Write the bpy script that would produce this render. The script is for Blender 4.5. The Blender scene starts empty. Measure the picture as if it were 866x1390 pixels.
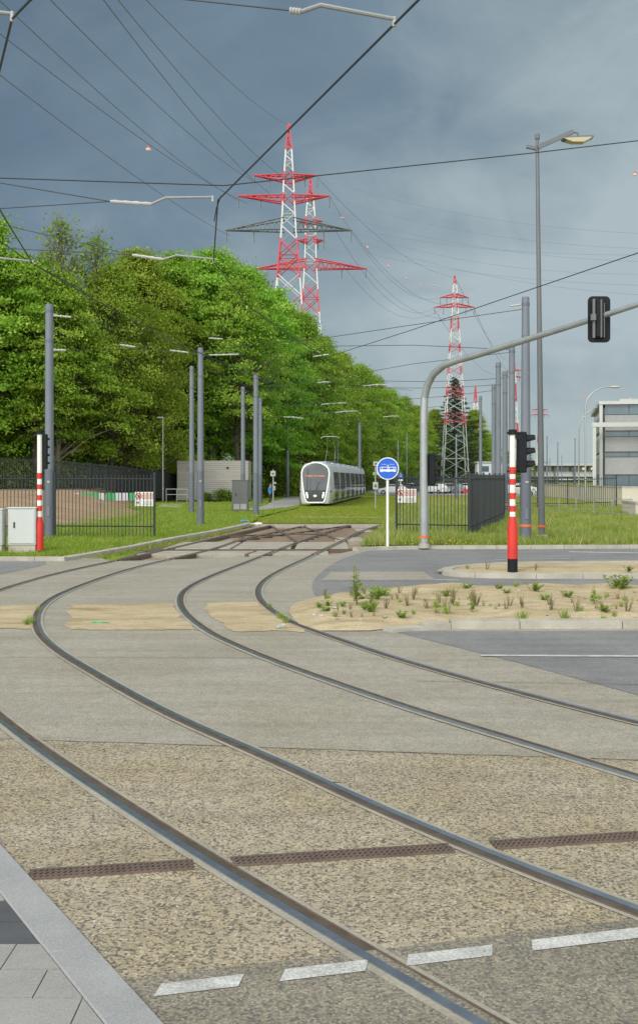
import bpy, bmesh, math, random
import numpy as np
from mathutils import Vector, Matrix
from mathutils import noise as mnoise

random.seed(7)
RAD = math.radians
scene = bpy.context.scene
COL = scene.collection
F, EYE, HX, HY = 1500.0, 2.2, 433.0, 650.0        # focal length (px), eye height, principal point


def G(x, y, z=0.0):
    """photo pixel -> ground point at height z"""
    d = (EYE - z) * F / (y - HY)
    return Vector(((x - HX) * d / F, d, z))


def P(x, y, d):
    return Vector(((x - HX) * d / F, d, EYE + (HY - y) * d / F))


# ------------------------------------------------------------------ materials
def new_mat(name):
    m = bpy.data.materials.new(name)
    m.use_nodes = True
    nt = m.node_tree
    return m, nt, nt.nodes["Principled BSDF"]


def ramp(nt, fac, stops, interp='LINEAR'):
    r = nt.nodes.new("ShaderNodeValToRGB")
    r.color_ramp.interpolation = interp
    e = r.color_ramp.elements
    while len(e) > 1:
        e.remove(e[-1])
    for i, (p, c) in enumerate(stops):
        el = e[0] if i == 0 else e.new(p)
        el.position = p
        el.color = (c[0], c[1], c[2], 1)
    nt.links.new(fac, r.inputs[0])
    return r.outputs[0]


def noise(nt, vec, scale, detail=4.0, rough=0.55, dist=0.0):
    n = nt.nodes.new("ShaderNodeTexNoise")
    n.inputs["Scale"].default_value = scale
    n.inputs["Detail"].default_value = detail
    n.inputs["Roughness"].default_value = rough
    n.inputs["Distortion"].default_value = dist
    if vec is not None:
        nt.links.new(vec, n.inputs["Vector"])
    return n.outputs["Fac"]


def mixc(nt, fac, a, b, mode='MIX'):
    m = nt.nodes.new("ShaderNodeMix")
    m.data_type = 'RGBA'
    m.blend_type = mode
    for sock, v in ((m.inputs[0], fac), (m.inputs[6], a), (m.inputs[7], b)):
        if isinstance(v, (int, float)):
            sock.default_value = v
        elif isinstance(v, tuple):
            sock.default_value = (v[0], v[1], v[2], 1)
        else:
            nt.links.new(v, sock)
    return m.outputs[2]


def coords(nt, scale=(1, 1, 1), rot=(0, 0, 0)):
    tc = nt.nodes.new("ShaderNodeTexCoord")
    mp = nt.nodes.new("ShaderNodeMapping")
    mp.inputs["Scale"].default_value = scale
    mp.inputs["Rotation"].default_value = rot
    nt.links.new(tc.outputs["Object"], mp.inputs[0])
    return mp.outputs[0]


def bump(nt, bsdf, h, strength=0.3, dist=0.02):
    b = nt.nodes.new("ShaderNodeBump")
    b.inputs["Strength"].default_value = strength
    b.inputs["Distance"].default_value = dist
    nt.links.new(h, b.inputs["Height"])
    nt.links.new(b.outputs[0], bsdf.inputs["Normal"])


def mat(name, c0, c1=None, scale=3.0, rough=0.6, metal=0.0, bmp=0.0, detail=5.0, fine=None, stretch=(1, 1, 1), spec=None):
    m, nt, b = new_mat(name)
    if c1 is None:
        c1 = tuple(v * 0.8 for v in c0)
    v = coords(nt, stretch)
    n = noise(nt, v, scale, detail)
    c = ramp(nt, n, [(0.3, c1), (0.7, c0)])
    if fine:
        n2 = noise(nt, v, fine[0], 2.0)
        c2 = ramp(nt, n2, [(0.35, (fine[1],) * 3), (0.65, (1, 1, 1))])
        c = mixc(nt, 1.0, c, c2, 'MULTIPLY')
    nt.links.new(c, b.inputs["Base Color"])
    b.inputs["Roughness"].default_value = rough
    b.inputs["Metallic"].default_value = metal
    if spec is not None:
        b.inputs["Specular IOR Level"].default_value = spec
    if bmp:
        bump(nt, b, noise(nt, v, fine[0] if fine else scale * 6, 3.0), bmp)
    return m


def leaf_mat(name, stops, trans=0.45):
    m, nt, b = new_mat(name)
    at = nt.nodes.new("ShaderNodeAttribute")
    at.attribute_name = "tone"
    oi = nt.nodes.new("ShaderNodeObjectInfo")
    c = ramp(nt, at.outputs["Fac"], stops)
    hs = nt.nodes.new("ShaderNodeHueSaturation")
    mr = nt.nodes.new("ShaderNodeMapRange")
    mr.inputs[3].default_value = 0.86
    mr.inputs[4].default_value = 1.22
    nt.links.new(oi.outputs["Random"], mr.inputs[0])
    nt.links.new(mr.outputs[0], hs.inputs["Value"])
    mr2 = nt.nodes.new("ShaderNodeMapRange")
    mr2.inputs[3].default_value = 0.468
    mr2.inputs[4].default_value = 0.508
    nt.links.new(oi.outputs["Random"], mr2.inputs[0])
    nt.links.new(mr2.outputs[0], hs.inputs["Hue"])
    nt.links.new(c, hs.inputs["Color"])
    nt.links.new(hs.outputs[0], b.inputs["Base Color"])
    b.inputs["Roughness"].default_value = 0.55
    b.inputs["Specular IOR Level"].default_value = 0.25
    t = nt.nodes.new("ShaderNodeBsdfTranslucent")
    nt.links.new(hs.outputs[0], t.inputs[0])
    mx = nt.nodes.new("ShaderNodeMixShader")
    mx.inputs[0].default_value = trans
    nt.links.new(b.outputs[0], mx.inputs[1])
    nt.links.new(t.outputs[0], mx.inputs[2])
    nt.links.new(mx.outputs[0], nt.nodes["Material Output"].inputs[0])
    return m


def aggregate_mat(name, pal, cells, tint, rough=0.75):
    """exposed aggregate: small stones of several colours in a cement matrix, with broad weather stains"""
    m, nt, b = new_mat(name)
    v = coords(nt)
    vo = nt.nodes.new("ShaderNodeTexVoronoi")
    vo.inputs["Scale"].default_value = cells
    nt.links.new(v, vo.inputs["Vector"])
    sp = nt.nodes.new("ShaderNodeSeparateColor")
    nt.links.new(vo.outputs["Color"], sp.inputs[0])
    stone = ramp(nt, sp.outputs[0], pal, 'CONSTANT')
    ve = nt.nodes.new("ShaderNodeTexVoronoi")
    ve.feature = 'DISTANCE_TO_EDGE'
    ve.inputs["Scale"].default_value = cells
    nt.links.new(v, ve.inputs["Vector"])
    edge = ramp(nt, ve.outputs["Distance"], [(0.0, (0.68, 0.68, 0.66)), (0.12, (1, 1, 1))])
    c = mixc(nt, 1.0, stone, edge, 'MULTIPLY')
    big = ramp(nt, noise(nt, v, 0.55, 6.0, 0.6, 0.4), [(0.3, tint[0]), (0.7, tint[1])])
    c = mixc(nt, 1.0, c, big, 'MULTIPLY')
    mid = ramp(nt, noise(nt, v, 7.0, 5.0, 0.65), [(0.3, (0.86,) * 3), (0.62, (1.03,) * 3)])
    c = mixc(nt, 1.0, c, mid, 'MULTIPLY')
    streak = ramp(nt, noise(nt, coords(nt, (0.25, 2.2, 1), (0, 0, 0.08)), 1.3, 5.0, 0.6), [(0.38, (0.84,) * 3), (0.6, (1.0,) * 3)])
    c = mixc(nt, 0.8, c, streak, 'MULTIPLY')
    spots = ramp(nt, noise(nt, v, 1.9, 3.0, .5, .3), [(.69, (1, 1, 1)), (.78, (.74, .735, .72))])
    c = mixc(nt, 1.0, c, spots, 'MULTIPLY')
    nt.links.new(c, b.inputs["Base Color"])
    b.inputs["Roughness"].default_value = rough
    b.inputs["Specular IOR Level"].default_value = 0.3
    bump(nt, b, ve.outputs["Distance"], 0.35, 0.006)
    return m


M = {}
M['aggregate'] = aggregate_mat('exposed_aggregate', [(0, (.46, .405, .30)), (.30, (.53, .475, .365)), (.52, (.40, .36, .28)), (.68, (.245, .225, .19)), (.84, (.165, .155, .135)), (.95, (.62, .57, .47))], 72.0, ((.82, .77, .62), (.98, .96, .93)))
M['concrete'] = aggregate_mat('brushed_concrete', [(0, (.40, .375, .31)), (.4, (.46, .435, .37)), (.62, (.35, .335, .285)), (.8, (.27, .26, .235)), (.93, (.51, .485, .42))], 95.0, ((.88, .86, .78), (1.03, 1.02, 1.0)))
M['asphalt'] = aggregate_mat('asphalt', [(0, (.258, .257, .252)), (.5, (.295, .294, .286)), (.8, (.222, .223, .222)), (.95, (.37, .365, .35))], 90.0, ((.80, .80, .80), (1.06, 1.06, 1.04)))
M['asphalt_dark'] = aggregate_mat('crossing_asphalt', [(0, (.30, .27, .205)), (.4, (.22, .20, .165)), (.7, (.38, .34, .255)), (.88, (.155, .15, .135))], 80.0, ((.85, .85, .84), (1.05, 1.05, 1.03)))
M['sand'] = None
m, nt, b = new_mat('sand')
v = coords(nt, (.55, 1.6, 1))
c = ramp(nt, noise(nt, v, 1.5, 7, .6, .5), [(.28, (.32, .25, .14)), (.45, (.46, .375, .225)), (.62, (.54, .455, .295)), (.78, (.48, .38, .205))])
n3 = noise(nt, coords(nt), 34, 4, .65)
c = mixc(nt, 1.0, c, ramp(nt, n3, [(.32, (.72,) * 3), (.6, (1.04,) * 3)]), 'MULTIPLY')
c = mixc(nt, ramp(nt, noise(nt, v, 5.0, 6, .6), [(.52, (0, 0, 0)), (.70, (.6,) * 3)]), c, (.27, .21, .115))
nt.links.new(c, b.inputs["Base Color"])
b.inputs["Roughness"].default_value = .95
b.inputs["Specular IOR Level"].default_value = .1
bump(nt, b, n3, .6, .02)
M['sand'] = m
M['granite'] = mat('granite_kerb', (.38, .385, .375), (.31, .315, .31), 2.0, 0.75, bmp=.15, fine=(120, .78))
M['kerb'] = mat('concrete_kerb', (.50, .475, .40), (.36, .34, .28), 2.2, 0.85, bmp=.2, fine=(60, .85))
M['paver_dark'] = mat('dark_paver', (.105, .11, .115), (.08, .085, .09), 3, .7, fine=(90, .8))
M['paver_light'] = mat('light_paver', (.36, .355, .325), (.30, .295, .27), 3, .7, fine=(90, .8))
M['soil'] = mat('soil', (.16, .115, .065), (.11, .08, .045), 1.0, .95, bmp=.5, fine=(12, .7), spec=.1)
M['dirt_bank'] = mat('dirt_bank', (.36, .255, .165), (.27, .19, .12), .5, .95, bmp=.6, fine=(5, .75), spec=.1)
M['ballast'] = mat('ballast', (.48, .405, .28), (.27, .21, .14), 1.6, .95, bmp=.8, fine=(22, .5))
M['timber'] = mat('sleeper_timber', (.27, .21, .15), (.165, .125, .088), 4, .85, stretch=(.3, 3, 3))
M['slab'] = mat('track_slab', (.44, .41, .335), (.30, .275, .215), 1.6, .85, bmp=.3, fine=(18, .8))
M['steel_head'] = mat('worn_rail_steel', (.44, .475, .51), (.32, .345, .37), 8, .3, .9)
M['rust'] = mat('rail_rust', (.175, .13, .095), (.10, .075, .055), 7, .8, .2)
M['groove'] = mat('rail_groove', (.105, .085, .06), (.06, .048, .036), 5, .85)
M['sealant'] = mat('rail_sealant', (.40, .375, .30), (.30, .28, .225), 2.5, .85, fine=(60, .8))
M['rust_iron'] = mat('rusty_cast_iron', (.20, .145, .11), (.12, .095, .08), 5, .75, .3)
M['black'] = mat('dark_cavity', (.012, .011, .01), (.008,) * 3, 3, .9)
M['paint_white'] = mat('road_paint', (.70, .70, .66), (.40, .395, .36), 6, .7, fine=(70, .62), detail=8)
M['white'] = mat('white_paint', (.80, .80, .75), (.74, .74, .69), 4, .45)
M['red'] = mat('red_paint', (.66, .035, .022), (.56, .03, .02), 3, .42)
M['mast'] = mat('mast_paint', (.175, .20, .235), (.15, .172, .205), 1.2, .5, .1)
M['mast_base'] = mat('mast_sleeve', (.135, .152, .185), (.12, .135, .165), 1.2, .55, .1)
M['galv'] = mat('galvanised_steel', (.42, .445, .445), (.34, .36, .365), 2.0, .45, .55)
M['lamp_grey'] = mat('lamp_paint', (.155, .165, .175), (.135, .143, .15), 1.5, .5, .2)
M['black_plastic'] = mat('black_plastic', (.012, .014, .017), (.009, .010, .012), 3, .5, spec=.25)
M['cabinet'] = mat('cabinet_grey', (.56, .585, .575), (.51, .535, .525), 1.2, .5)
M['cabinet_dark'] = mat('dark_cabinet', (.12, .13, .13), (.10, .11, .11), 1.2, .5)
M['fence'] = mat('fence_paint', (.034, .042, .046), (.026, .032, .035), 2, .5, .2)
M['blue'] = mat('sign_blue', (.012, .12, .62), (.010, .105, .56), 3, .4)
M['orange'] = mat('orange_tape', (.75, .17, .04), (.62, .13, .03), 6, .5)
M['wire'] = mat('wire_dark', (.05, .055, .06), (.04, .044, .048), 2, .5, .4)
M['hvwire'] = mat('power_line', (.15, .19, .23), (.13, .165, .20), 2, .6, .0)
M['insulator'] = mat('insulator_grey', (.46, .46, .44), (.36, .36, .345), 2, .5)
M['pylon_grey'] = mat('pylon_grey', (.18, .21, .21), (.14, .165, .165), .5, .6, .4)
M['pylon_red'] = mat('pylon_red', (.58, .06, .07), (.48, .05, .06), .5, .6)
M['pylon_white'] = mat('pylon_white', (.64, .65, .62), (.54, .55, .53), .5, .6)
M['arm_grey'] = mat('arm_grey', (.30, .315, .315), (.24, .25, .255), 2, .5)
M['pylon_white_unlit'] = mat('pylon_white_unlit', (.40, .44, .40), (.33, .37, .33), .5, .6)  # pylon white with the shade of the unlit lower legs put into the colour
M['steel_brown'] = mat('brown_steel', (.23, .19, .155), (.13, .10, .08), 6, .5, .4)
M['ball_red'] = mat('ball_red', (.55, .09, .085), (.48, .075, .07), .5, .6)
M['sign_red'] = mat('faded_sign_red', (.62, .16, .15), (.55, .13, .12), 4, .5)
M['clad'] = mat('timber_cladding', (.43, .41, .375), (.33, .315, .285), .9, .8, stretch=(.4, 1, 5))
M['bld_conc'] = mat('facade_concrete', (.36, .37, .37), (.28, .29, .295), .35, .8, fine=(6, .88))
M['bld_frame'] = mat('facade_frame', (.52, .54, .53), (.45, .47, .46), .5, .5)
M['wall_conc'] = mat('retaining_concrete', (.62, .585, .49), (.50, .47, .39), .3, .85, fine=(5, .9))
M['tyre'] = mat('tyre_rubber', (.02, .02, .02), (.014,) * 3, 5, .85)
M['bark'] = mat('bark', (.105, .085, .062), (.055, .045, .034), 3, .95, bmp=.5, stretch=(4, 4, .8))
M['bark_pale'] = mat('pale_bark', (.20, .18, .14), (.12, .105, .08), 3, .95, bmp=.4, stretch=(4, 4, .8))
M['skin'] = mat('skin', (.52, .33, .24), (.48, .30, .22), 5, .5)
M['hair'] = mat('hair_brown', (.07, .035, .02), (.05, .025, .015), 20, .6)
M['denim'] = mat('dark_trousers', (.022, .025, .035), (.016, .018, .026), 12, .85)
M['jacket'] = mat('blue_jacket', (.07, .27, .58), (.05, .20, .47), 6, .7)
M['shoe'] = mat('pale_shoe', (.5, .46, .42), (.4, .37, .34), 6, .6)
M['silver'] = mat('silver_bodywork', (.50, .53, .55), (.45, .48, .50), .4, .3, .35)
M['tram_white'] = mat('white_rim', (.86, .87, .86), (.82, .83, .82), .6, .3)
M['tram_dark'] = mat('dark_bodywork', (.055, .06, .065), (.04, .045, .05), 1, .35)
M['yellow'] = mat('dandelion', (.75, .55, .03), (.62, .42, .02), 6, .7)
M['litter_blue'] = mat('blue_plastic', (.10, .32, .66), (.07, .25, .55), 6, .4)
M['green_plastic'] = mat('green_plastic', (.05, .42, .20), (.04, .34, .16), 6, .4)
M['green_panel'] = mat('green_panel', (.05, .38, .13), (.04, .30, .10), 1, .6)
M['grey_panel'] = mat('pale_panel', (.52, .53, .54), (.44, .45, .46), 1, .6)


def plain_glass(name, c, rough=.08, spec=.8):
    m, nt, b = new_mat(name)
    v = coords(nt)
    col = ramp(nt, noise(nt, v, .7, 2.0), [(.3, tuple(x * .7 for x in c)), (.7, c)])
    nt.links.new(col, b.inputs["Base Color"])
    b.inputs["Roughness"].default_value = rough
    b.inputs["Specular IOR Level"].default_value = spec
    return m


M['glass'] = plain_glass('dark_glass', (.03, .038, .042), .05, 1.0)
M['glass_blue'] = plain_glass('blue_glass', (.09, .15, .19), .12)
M['windscreen'] = plain_glass('windscreen_glass', (.055, .068, .072), .05, 1.0)
M['tram_side'] = plain_glass('glossy_side', (.05, .055, .06), .06, 1.0)


def emit(name, c, s):
    m, nt, b = new_mat(name)
    b.inputs["Base Color"].default_value = (c[0] * .3, c[1] * .3, c[2] * .3, 1)
    b.inputs["Emission Color"].default_value = (c[0], c[1], c[2], 1)
    b.inputs["Emission Strength"].default_value = s
    return m


M['led_orange'] = emit('destination_leds', (1, .30, .04), .8)
M['headlight'] = emit('headlight_lens', (1, 1, .92), 1.5)
M['station_light'] = emit('station_lights', (1, .75, .35), .7)


def car_paint(name, c, metal=.0):
    return mat(name, c, tuple(v * .92 for v in c), .8, .25, metal)


M['car_white'] = car_paint('car_white', (.75, .76, .76))
M['car_silver'] = car_paint('car_silver', (.45, .47, .49), .5)
M['car_grey'] = car_paint('car_grey', (.14, .15, .165), .3)
M['car_red'] = car_paint('car_red', (.55, .03, .03))
M['car_black'] = car_paint('car_black', (.025, .027, .03))

M['leaf_beech'] = leaf_mat('beech_leaf', [(0, (.115, .255, .022)), (.5, (.25, .445, .042)), (1, (.45, .62, .11))], .5)
M['leaf_olive'] = leaf_mat('oak_leaf', [(0, (.13, .28, .02)), (.5, (.235, .43, .035)), (1, (.40, .56, .09))], .5)
M['leaf_fir'] = leaf_mat('fir_needle', [(0, (.03, .055, .03)), (1, (.07, .11, .06))], .15)
M['leaf_bush'] = leaf_mat('shrub_leaf', [(0, (.06, .13, .016)), (1, (.17, .29, .04))], .4)
M['leaf_weed'] = leaf_mat('weed_leaf', [(0, (.20, .33, .05)), (1, (.36, .50, .12))], .45)
M['leaf_dry'] = leaf_mat('dry_stem', [(0, (.24, .22, .10)), (1, (.40, .36, .18))], .3)
M['blade'] = leaf_mat('grass_blade', [(0, (.15, .27, .02)), (.6, (.235, .345, .045)), (1, (.38, .40, .11))], .4)
M['blade_wild'] = leaf_mat('wild_grass_blade', [(0, (.17, .25, .03)), (.5, (.24, .31, .05)), (1, (.44, .40, .18))], .4)


def grass_ground(name, a, b_, c, sc=.35):
    m, nt, b = new_mat(name)
    v = coords(nt)
    n = noise(nt, v, sc, 6, .6)
    col = ramp(nt, n, [(.32, a), (.5, b_), (.68, c)])
    n2 = noise(nt, v, 22.0, 3, .6)
    col = mixc(nt, 1.0, col, ramp(nt, n2, [(.35, (.66,) * 3), (.65, (1.1,) * 3)]), 'MULTIPLY')
    nt.links.new(col, b.inputs["Base Color"])
    b.inputs["Roughness"].default_value = .95
    b.inputs["Specular IOR Level"].default_value = .1
    bump(nt, b, n2, .6, .04)
    return m


M['ground'] = grass_ground('field_grass', (.15, .22, .03), (.20, .28, .036), (.26, .30, .05), .08)
M['lawn'] = grass_ground('lawn_soil', (.17, .26, .025), (.21, .30, .03), (.30, .28, .085))
M['wild'] = grass_ground('wild_verge', (.19, .24, .035), (.26, .29, .05), (.36, .31, .125))
M['grass_track'] = grass_ground('track_grass', (.235, .30, .03), (.26, .335, .034), (.29, .32, .05), .6)
M['tarpath'] = mat('path_asphalt', (.33, .325, .31), (.27, .265, .25), .7, .85, fine=(8, .9))


# ------------------------------------------------------------------ mesh builder
class MB:
    def __init__(s):
        s.v, s.f, s.m, s.mats = [], [], [], []

    def mi(s, m):
        if m not in s.mats:
            s.mats.append(m)
        return s.mats.index(m)

    def add(s, vs, fs, m):
        o = len(s.v)
        k = s.mi(m)
        s.v += [tuple(v) for v in vs]
        for f in fs:
            s.f.append(tuple(i + o for i in f))
            s.m.append(k)

    def box(s, c, d, m, rot=None):
        x, y, z = d[0] / 2, d[1] / 2, d[2] / 2
        vs = [Vector(p) for p in ((-x, -y, -z), (x, -y, -z), (x, y, -z), (-x, y, -z), (-x, -y, z), (x, -y, z), (x, y, z), (-x, y, z))]
        if rot is not None:
            vs = [rot @ v for v in vs]
        c = Vector(c)
        s.add([v + c for v in vs], [(0, 3, 2, 1), (4, 5, 6, 7), (0, 1, 5, 4), (1, 2, 6, 5), (2, 3, 7, 6), (3, 0, 4, 7)], m)

    def bbox(s, c, d, m, bev=.02):
        """box with bevelled edges (octagonal plan, chamfered top and bottom)"""
        x, y, z = d[0] / 2, d[1] / 2, d[2] / 2
        c = Vector(c)
        b = bev

        def ring(i, zz):
            X, Y = x - i, y - i
            return [c + Vector(p) for p in ((-X + b, -Y, zz), (X - b, -Y, zz), (X, -Y + b, zz), (X, Y - b, zz), (X - b, Y, zz), (-X + b, Y, zz), (-X, Y - b, zz), (-X, -Y + b, zz))]
        vs = ring(b, -z) + ring(0, -z + b) + ring(0, z - b) + ring(b, z)
        fs = [tuple(range(7, -1, -1)), tuple(range(24, 32))]
        for k in range(3):
            for i in range(8):
                j = (i + 1) % 8
                fs.append((k * 8 + i, k * 8 + j, k * 8 + 8 + j, k * 8 + 8 + i))
        s.add(vs, fs, m)

    def tube(s, pts, r, m, n=6, cap=True):
        pts = [Vector(p) for p in pts]
        rs = r if isinstance(r, (list, tuple)) else [r] * len(pts)
        vs, fs = [], []
        prev = None
        for i, p in enumerate(pts):
            t = (pts[min(i + 1, len(pts) - 1)] - pts[max(i - 1, 0)])
            if t.length < 1e-9:
                t = Vector((0, 0, 1))
            t.normalize()
            if prev is None:
                u = t.cross(Vector((0, 0, 1)))
                if u.length < 1e-3:
                    u = Vector((1, 0, 0))
            else:
                u = prev - t * prev.dot(t)
            u.normalize()
            prev = u
            w = t.cross(u)
            for k in range(n):
                a = 2 * math.pi * k / n
                vs.append(p + (u * math.cos(a) + w * math.sin(a)) * rs[i])
        for i in range(len(pts) - 1):
            for k in range(n):
                k2 = (k + 1) % n
                fs.append((i * n + k, i * n + k2, (i + 1) * n + k2, (i + 1) * n + k))
        if cap:
            fs.append(tuple(range(n - 1, -1, -1)))
            fs.append(tuple(range((len(pts) - 1) * n, len(pts) * n)))
        s.add(vs, fs, m)

    def lathe(s, prof, m, n=16, c=(0, 0, 0)):
        """prof: (r, z) list"""
        c = Vector(c)
        vs, fs = [], []
        for r, z in prof:
            for k in range(n):
                a = 2 * math.pi * k / n
                vs.append(c + Vector((r * math.cos(a), r * math.sin(a), z)))
        for i in range(len(prof) - 1):
            for k in range(n):
                k2 = (k + 1) % n
                fs.append((i * n + k, i * n + k2, (i + 1) * n + k2, (i + 1) * n + k))
        fs.append(tuple(range(n - 1, -1, -1)))
        fs.append(tuple(range((len(prof) - 1) * n, len(prof) * n)))
        s.add(vs, fs, m)

    def prism(s, outline, axis, a, b, m):
        """outline of 2D points swept along axis from a to b ('x','y','z')"""
        def mk(p, t):
            return {'x': (t, p[0], p[1]), 'y': (p[0], t, p[1]), 'z': (p[0], p[1], t)}[axis]
        n = len(outline)
        vs = [mk(p, a) for p in outline] + [mk(p, b) for p in outline]
        fs = [tuple(range(n)), tuple(range(2 * n - 1, n - 1, -1))]
        for i in range(n):
            j = (i + 1) % n
            fs.append((i, n + i, n + j, j))
        s.add(vs, fs, m)

    def ball(s, c, r, m, seg=10, rings=7, sq=(1, 1, 1), half=None):
        c = Vector(c)
        lo, hi = (0, rings) if half is None else half
        vs, fs = [], []
        for i in range(lo, hi + 1):
            th = math.pi * i / rings
            for k in range(seg):
                a = 2 * math.pi * k / seg
                vs.append(c + Vector((r * sq[0] * math.sin(th) * math.cos(a), r * sq[1] * math.sin(th) * math.sin(a), r * sq[2] * math.cos(th))))
        for i in range(hi - lo):
            for k in range(seg):
                k2 = (k + 1) % seg
                fs.append((i * seg + k, (i + 1) * seg + k, (i + 1) * seg + k2, i * seg + k2))
        s.add(vs, fs, m)

    def build(s, name, parent=None, smooth=False, fix=True):
        me = bpy.data.meshes.new(name)
        me.from_pydata(s.v, [], s.f)
        for m in s.mats:
            me.materials.append(m)
        me.polygons.foreach_set("material_index", s.m)
        if fix and len(s.f) < 60000:
            bm = bmesh.new()
            bm.from_mesh(me)
            bmesh.ops.recalc_face_normals(bm, faces=bm.faces)
            bm.to_mesh(me)
            bm.free()
        if smooth:
            me.shade_smooth()
            try:
                me.set_sharp_from_angle(angle=RAD(42))
            except Exception:
                pass
        o = bpy.data.objects.new(name, me)
        COL.objects.link(o)
        if parent is not None:
            o.parent = parent
        return o


def tag(o, label, cat, group=None):
    o['label'] = label
    o['category'] = cat
    if group:
        o['group'] = group
    return o


def thing(name, label, cat, loc=(0, 0, 0), rz=0.0, group=None):
    o = bpy.data.objects.new(name, None)
    COL.objects.link(o)
    o.empty_display_size = .2
    o.location = loc
    o.rotation_euler = (0, 0, rz)
    return tag(o, label, cat, group)


def dup(root, loc, rz=0.0, label=None, scale=None):
    def cp(o, parent):
        c = o.copy()
        COL.objects.link(c)
        c.parent = parent
        for ch in o.children:
            cp(ch, c)
        return c
    r = cp(root, None)
    r.location = loc
    r.rotation_euler = (0, 0, rz)
    if scale is not None:
        r.scale = scale if isinstance(scale, (tuple, list)) else (scale,) * 3
    if label:
        r['label'] = label
    return r


def sheet(name, pts, m, kind='structure', z=None, sub=0):
    """flat polygon sheet from plan points"""
    bm = bmesh.new()
    vs = [bm.verts.new((p[0], p[1], p[2] if z is None else z)) for p in pts]
    f = bm.faces.new(vs)
    if f.normal.z < 0 or True:
        bm.normal_update()
        if f.normal.z < 0:
            f.normal_flip()
    bmesh.ops.triangulate(bm, faces=bm.faces[:])
    me = bpy.data.meshes.new(name)
    bm.to_mesh(me)
    bm.free()
    me.materials.append(m)
    o = bpy.data.objects.new(name, me)
    COL.objects.link(o)
    o['kind'] = kind
    return o


def gp(pts, z=0.0):
    return [G(x, y, z) for x, y in pts]


def offset(path, off):
    """offset a plan polyline to its right by off"""
    out = []
    for i, p in enumerate(path):
        t = path[min(i + 1, len(path) - 1)] - path[max(i - 1, 0)]
        t = Vector((t.x, t.y, 0)).normalized()
        out.append(Vector((p.x + t.y * off, p.y - t.x * off, p.z)))
    return out


def smooth_path(ctrl, step=.25):
    """Catmull-Rom through control points, resampled"""
    pts = [Vector(c) for c in ctrl]
    ext = [pts[0] * 2 - pts[1]] + pts + [pts[-1] * 2 - pts[-2]]
    out = []
    for i in range(1, len(ext) - 2):
        p0, p1, p2, p3 = ext[i - 1:i + 3]
        n = max(2, int((p2 - p1).length / step))
        t01 = max((p1 - p0).length ** .5, 1e-4)
        t12 = max((p2 - p1).length ** .5, 1e-4)
        t23 = max((p3 - p2).length ** .5, 1e-4)
        for k in range(n):
            t = k / n * t12
            A1 = p0 * ((0 - t) / t01) + p1 * ((t + t01) / t01)
            A2 = p1 * ((t12 - t) / t12) + p2 * (t / t12)
            A3 = p2 * ((t12 + t23 - t) / t23) + p3 * ((t - t12) / t23)
            B1 = A1 * ((t12 - t) / (t01 + t12)) + A2 * ((t + t01) / (t01 + t12))
            B2 = A2 * ((t12 + t23 - t) / (t12 + t23)) + A3 * (t / (t12 + t23))
            out.append(B1 * ((t12 - t) / t12) + B2 * (t / t12))
    out.append(pts[-1])
    for _ in range(12):
        out = [out[0]] + [(out[i - 1] + out[i] * 2 + out[i + 1]) / 4 for i in range(1, len(out) - 1)] + [out[-1]]
    return out


def strip_mesh(mb, path, o0, o1, z0, z1, m, floor=None):
    """ribbon between offsets o0..o1 at height z1, with side walls down to z0"""
    L, R = offset(path, o0), offset(path, o1)
    n = len(path)
    vs, fs = [], []
    for i in range(n):
        for p, z in ((L[i], z0), (L[i], z1), (R[i], z1), (R[i], z0)):
            vs.append((p.x, p.y, z))
    for i in range(n - 1):
        a, b = i * 4, i * 4 + 4
        if z1 - z0 > 1e-5:
            fs.append((a, b, b + 1, a + 1))
            fs.append((a + 2, b + 2, b + 3, a + 3))
        fs.append((a + 1, b + 1, b + 2, a + 2))
    fs.append((0, 1, 2, 3))
    e = (n - 1) * 4
    fs.append((e + 3, e + 2, e + 1, e))
    mb.add(vs, fs, m)


# ------------------------------------------------------------------ camera, sky, sun
cam_d = bpy.data.cameras.new("camera")
cam = bpy.data.objects.new("camera", cam_d)
COL.objects.link(cam)
scene.camera = cam
cam.location = (0, 0, EYE)
cam.rotation_euler = (RAD(90), 0, 0)
cam_d.sensor_fit = 'VERTICAL'
cam_d.sensor_height = 36.0
cam_d.lens = F / 1390 * 36.0
cam_d.shift_y = -45 / 1390
cam_d.clip_start = .05
cam_d.clip_end = 9000

sun_dir = Vector((-.50, -.72, .72)).normalized()     # towards the sun
sl = bpy.data.lights.new("sun", 'SUN')
so = bpy.data.objects.new("sun", sl)
COL.objects.link(so)
sl.energy = 1.5
sl.angle = RAD(14)
sl.color = (1, .955, .87)
so.rotation_euler = sun_dir.to_track_quat('Z', 'Y').to_euler()

w = bpy.data.worlds.new("World")
scene.world = w
w.use_nodes = True
nt = w.node_tree
bg = nt.nodes["Background"]
sky = nt.nodes.new("ShaderNodeTexSky")
sky.sky_type = 'NISHITA'
sky.sun_disc = False
sky.sun_elevation = math.asin(sun_dir.z)
sky.sun_rotation = math.atan2(sun_dir.x, sun_dir.y)
tc = nt.nodes.new("ShaderNodeTexCoord")
D = tc.outputs["Generated"]


def vdot(v, c, lo, hi, a=0.0, b=1.0, smooth=True):
    n = nt.nodes.new("ShaderNodeVectorMath")
    n.operation = 'DOT_PRODUCT'
    nt.links.new(v, n.inputs[0])
    n.inputs[1].default_value = c
    mr = nt.nodes.new("ShaderNodeMapRange")
    mr.interpolation_type = 'SMOOTHSTEP' if smooth else 'LINEAR'
    for i, x in enumerate((lo, hi, a, b)):
        mr.inputs[1 + i].default_value = x
    nt.links.new(n.outputs["Value"], mr.inputs[0])
    return mr.outputs[0]


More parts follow.
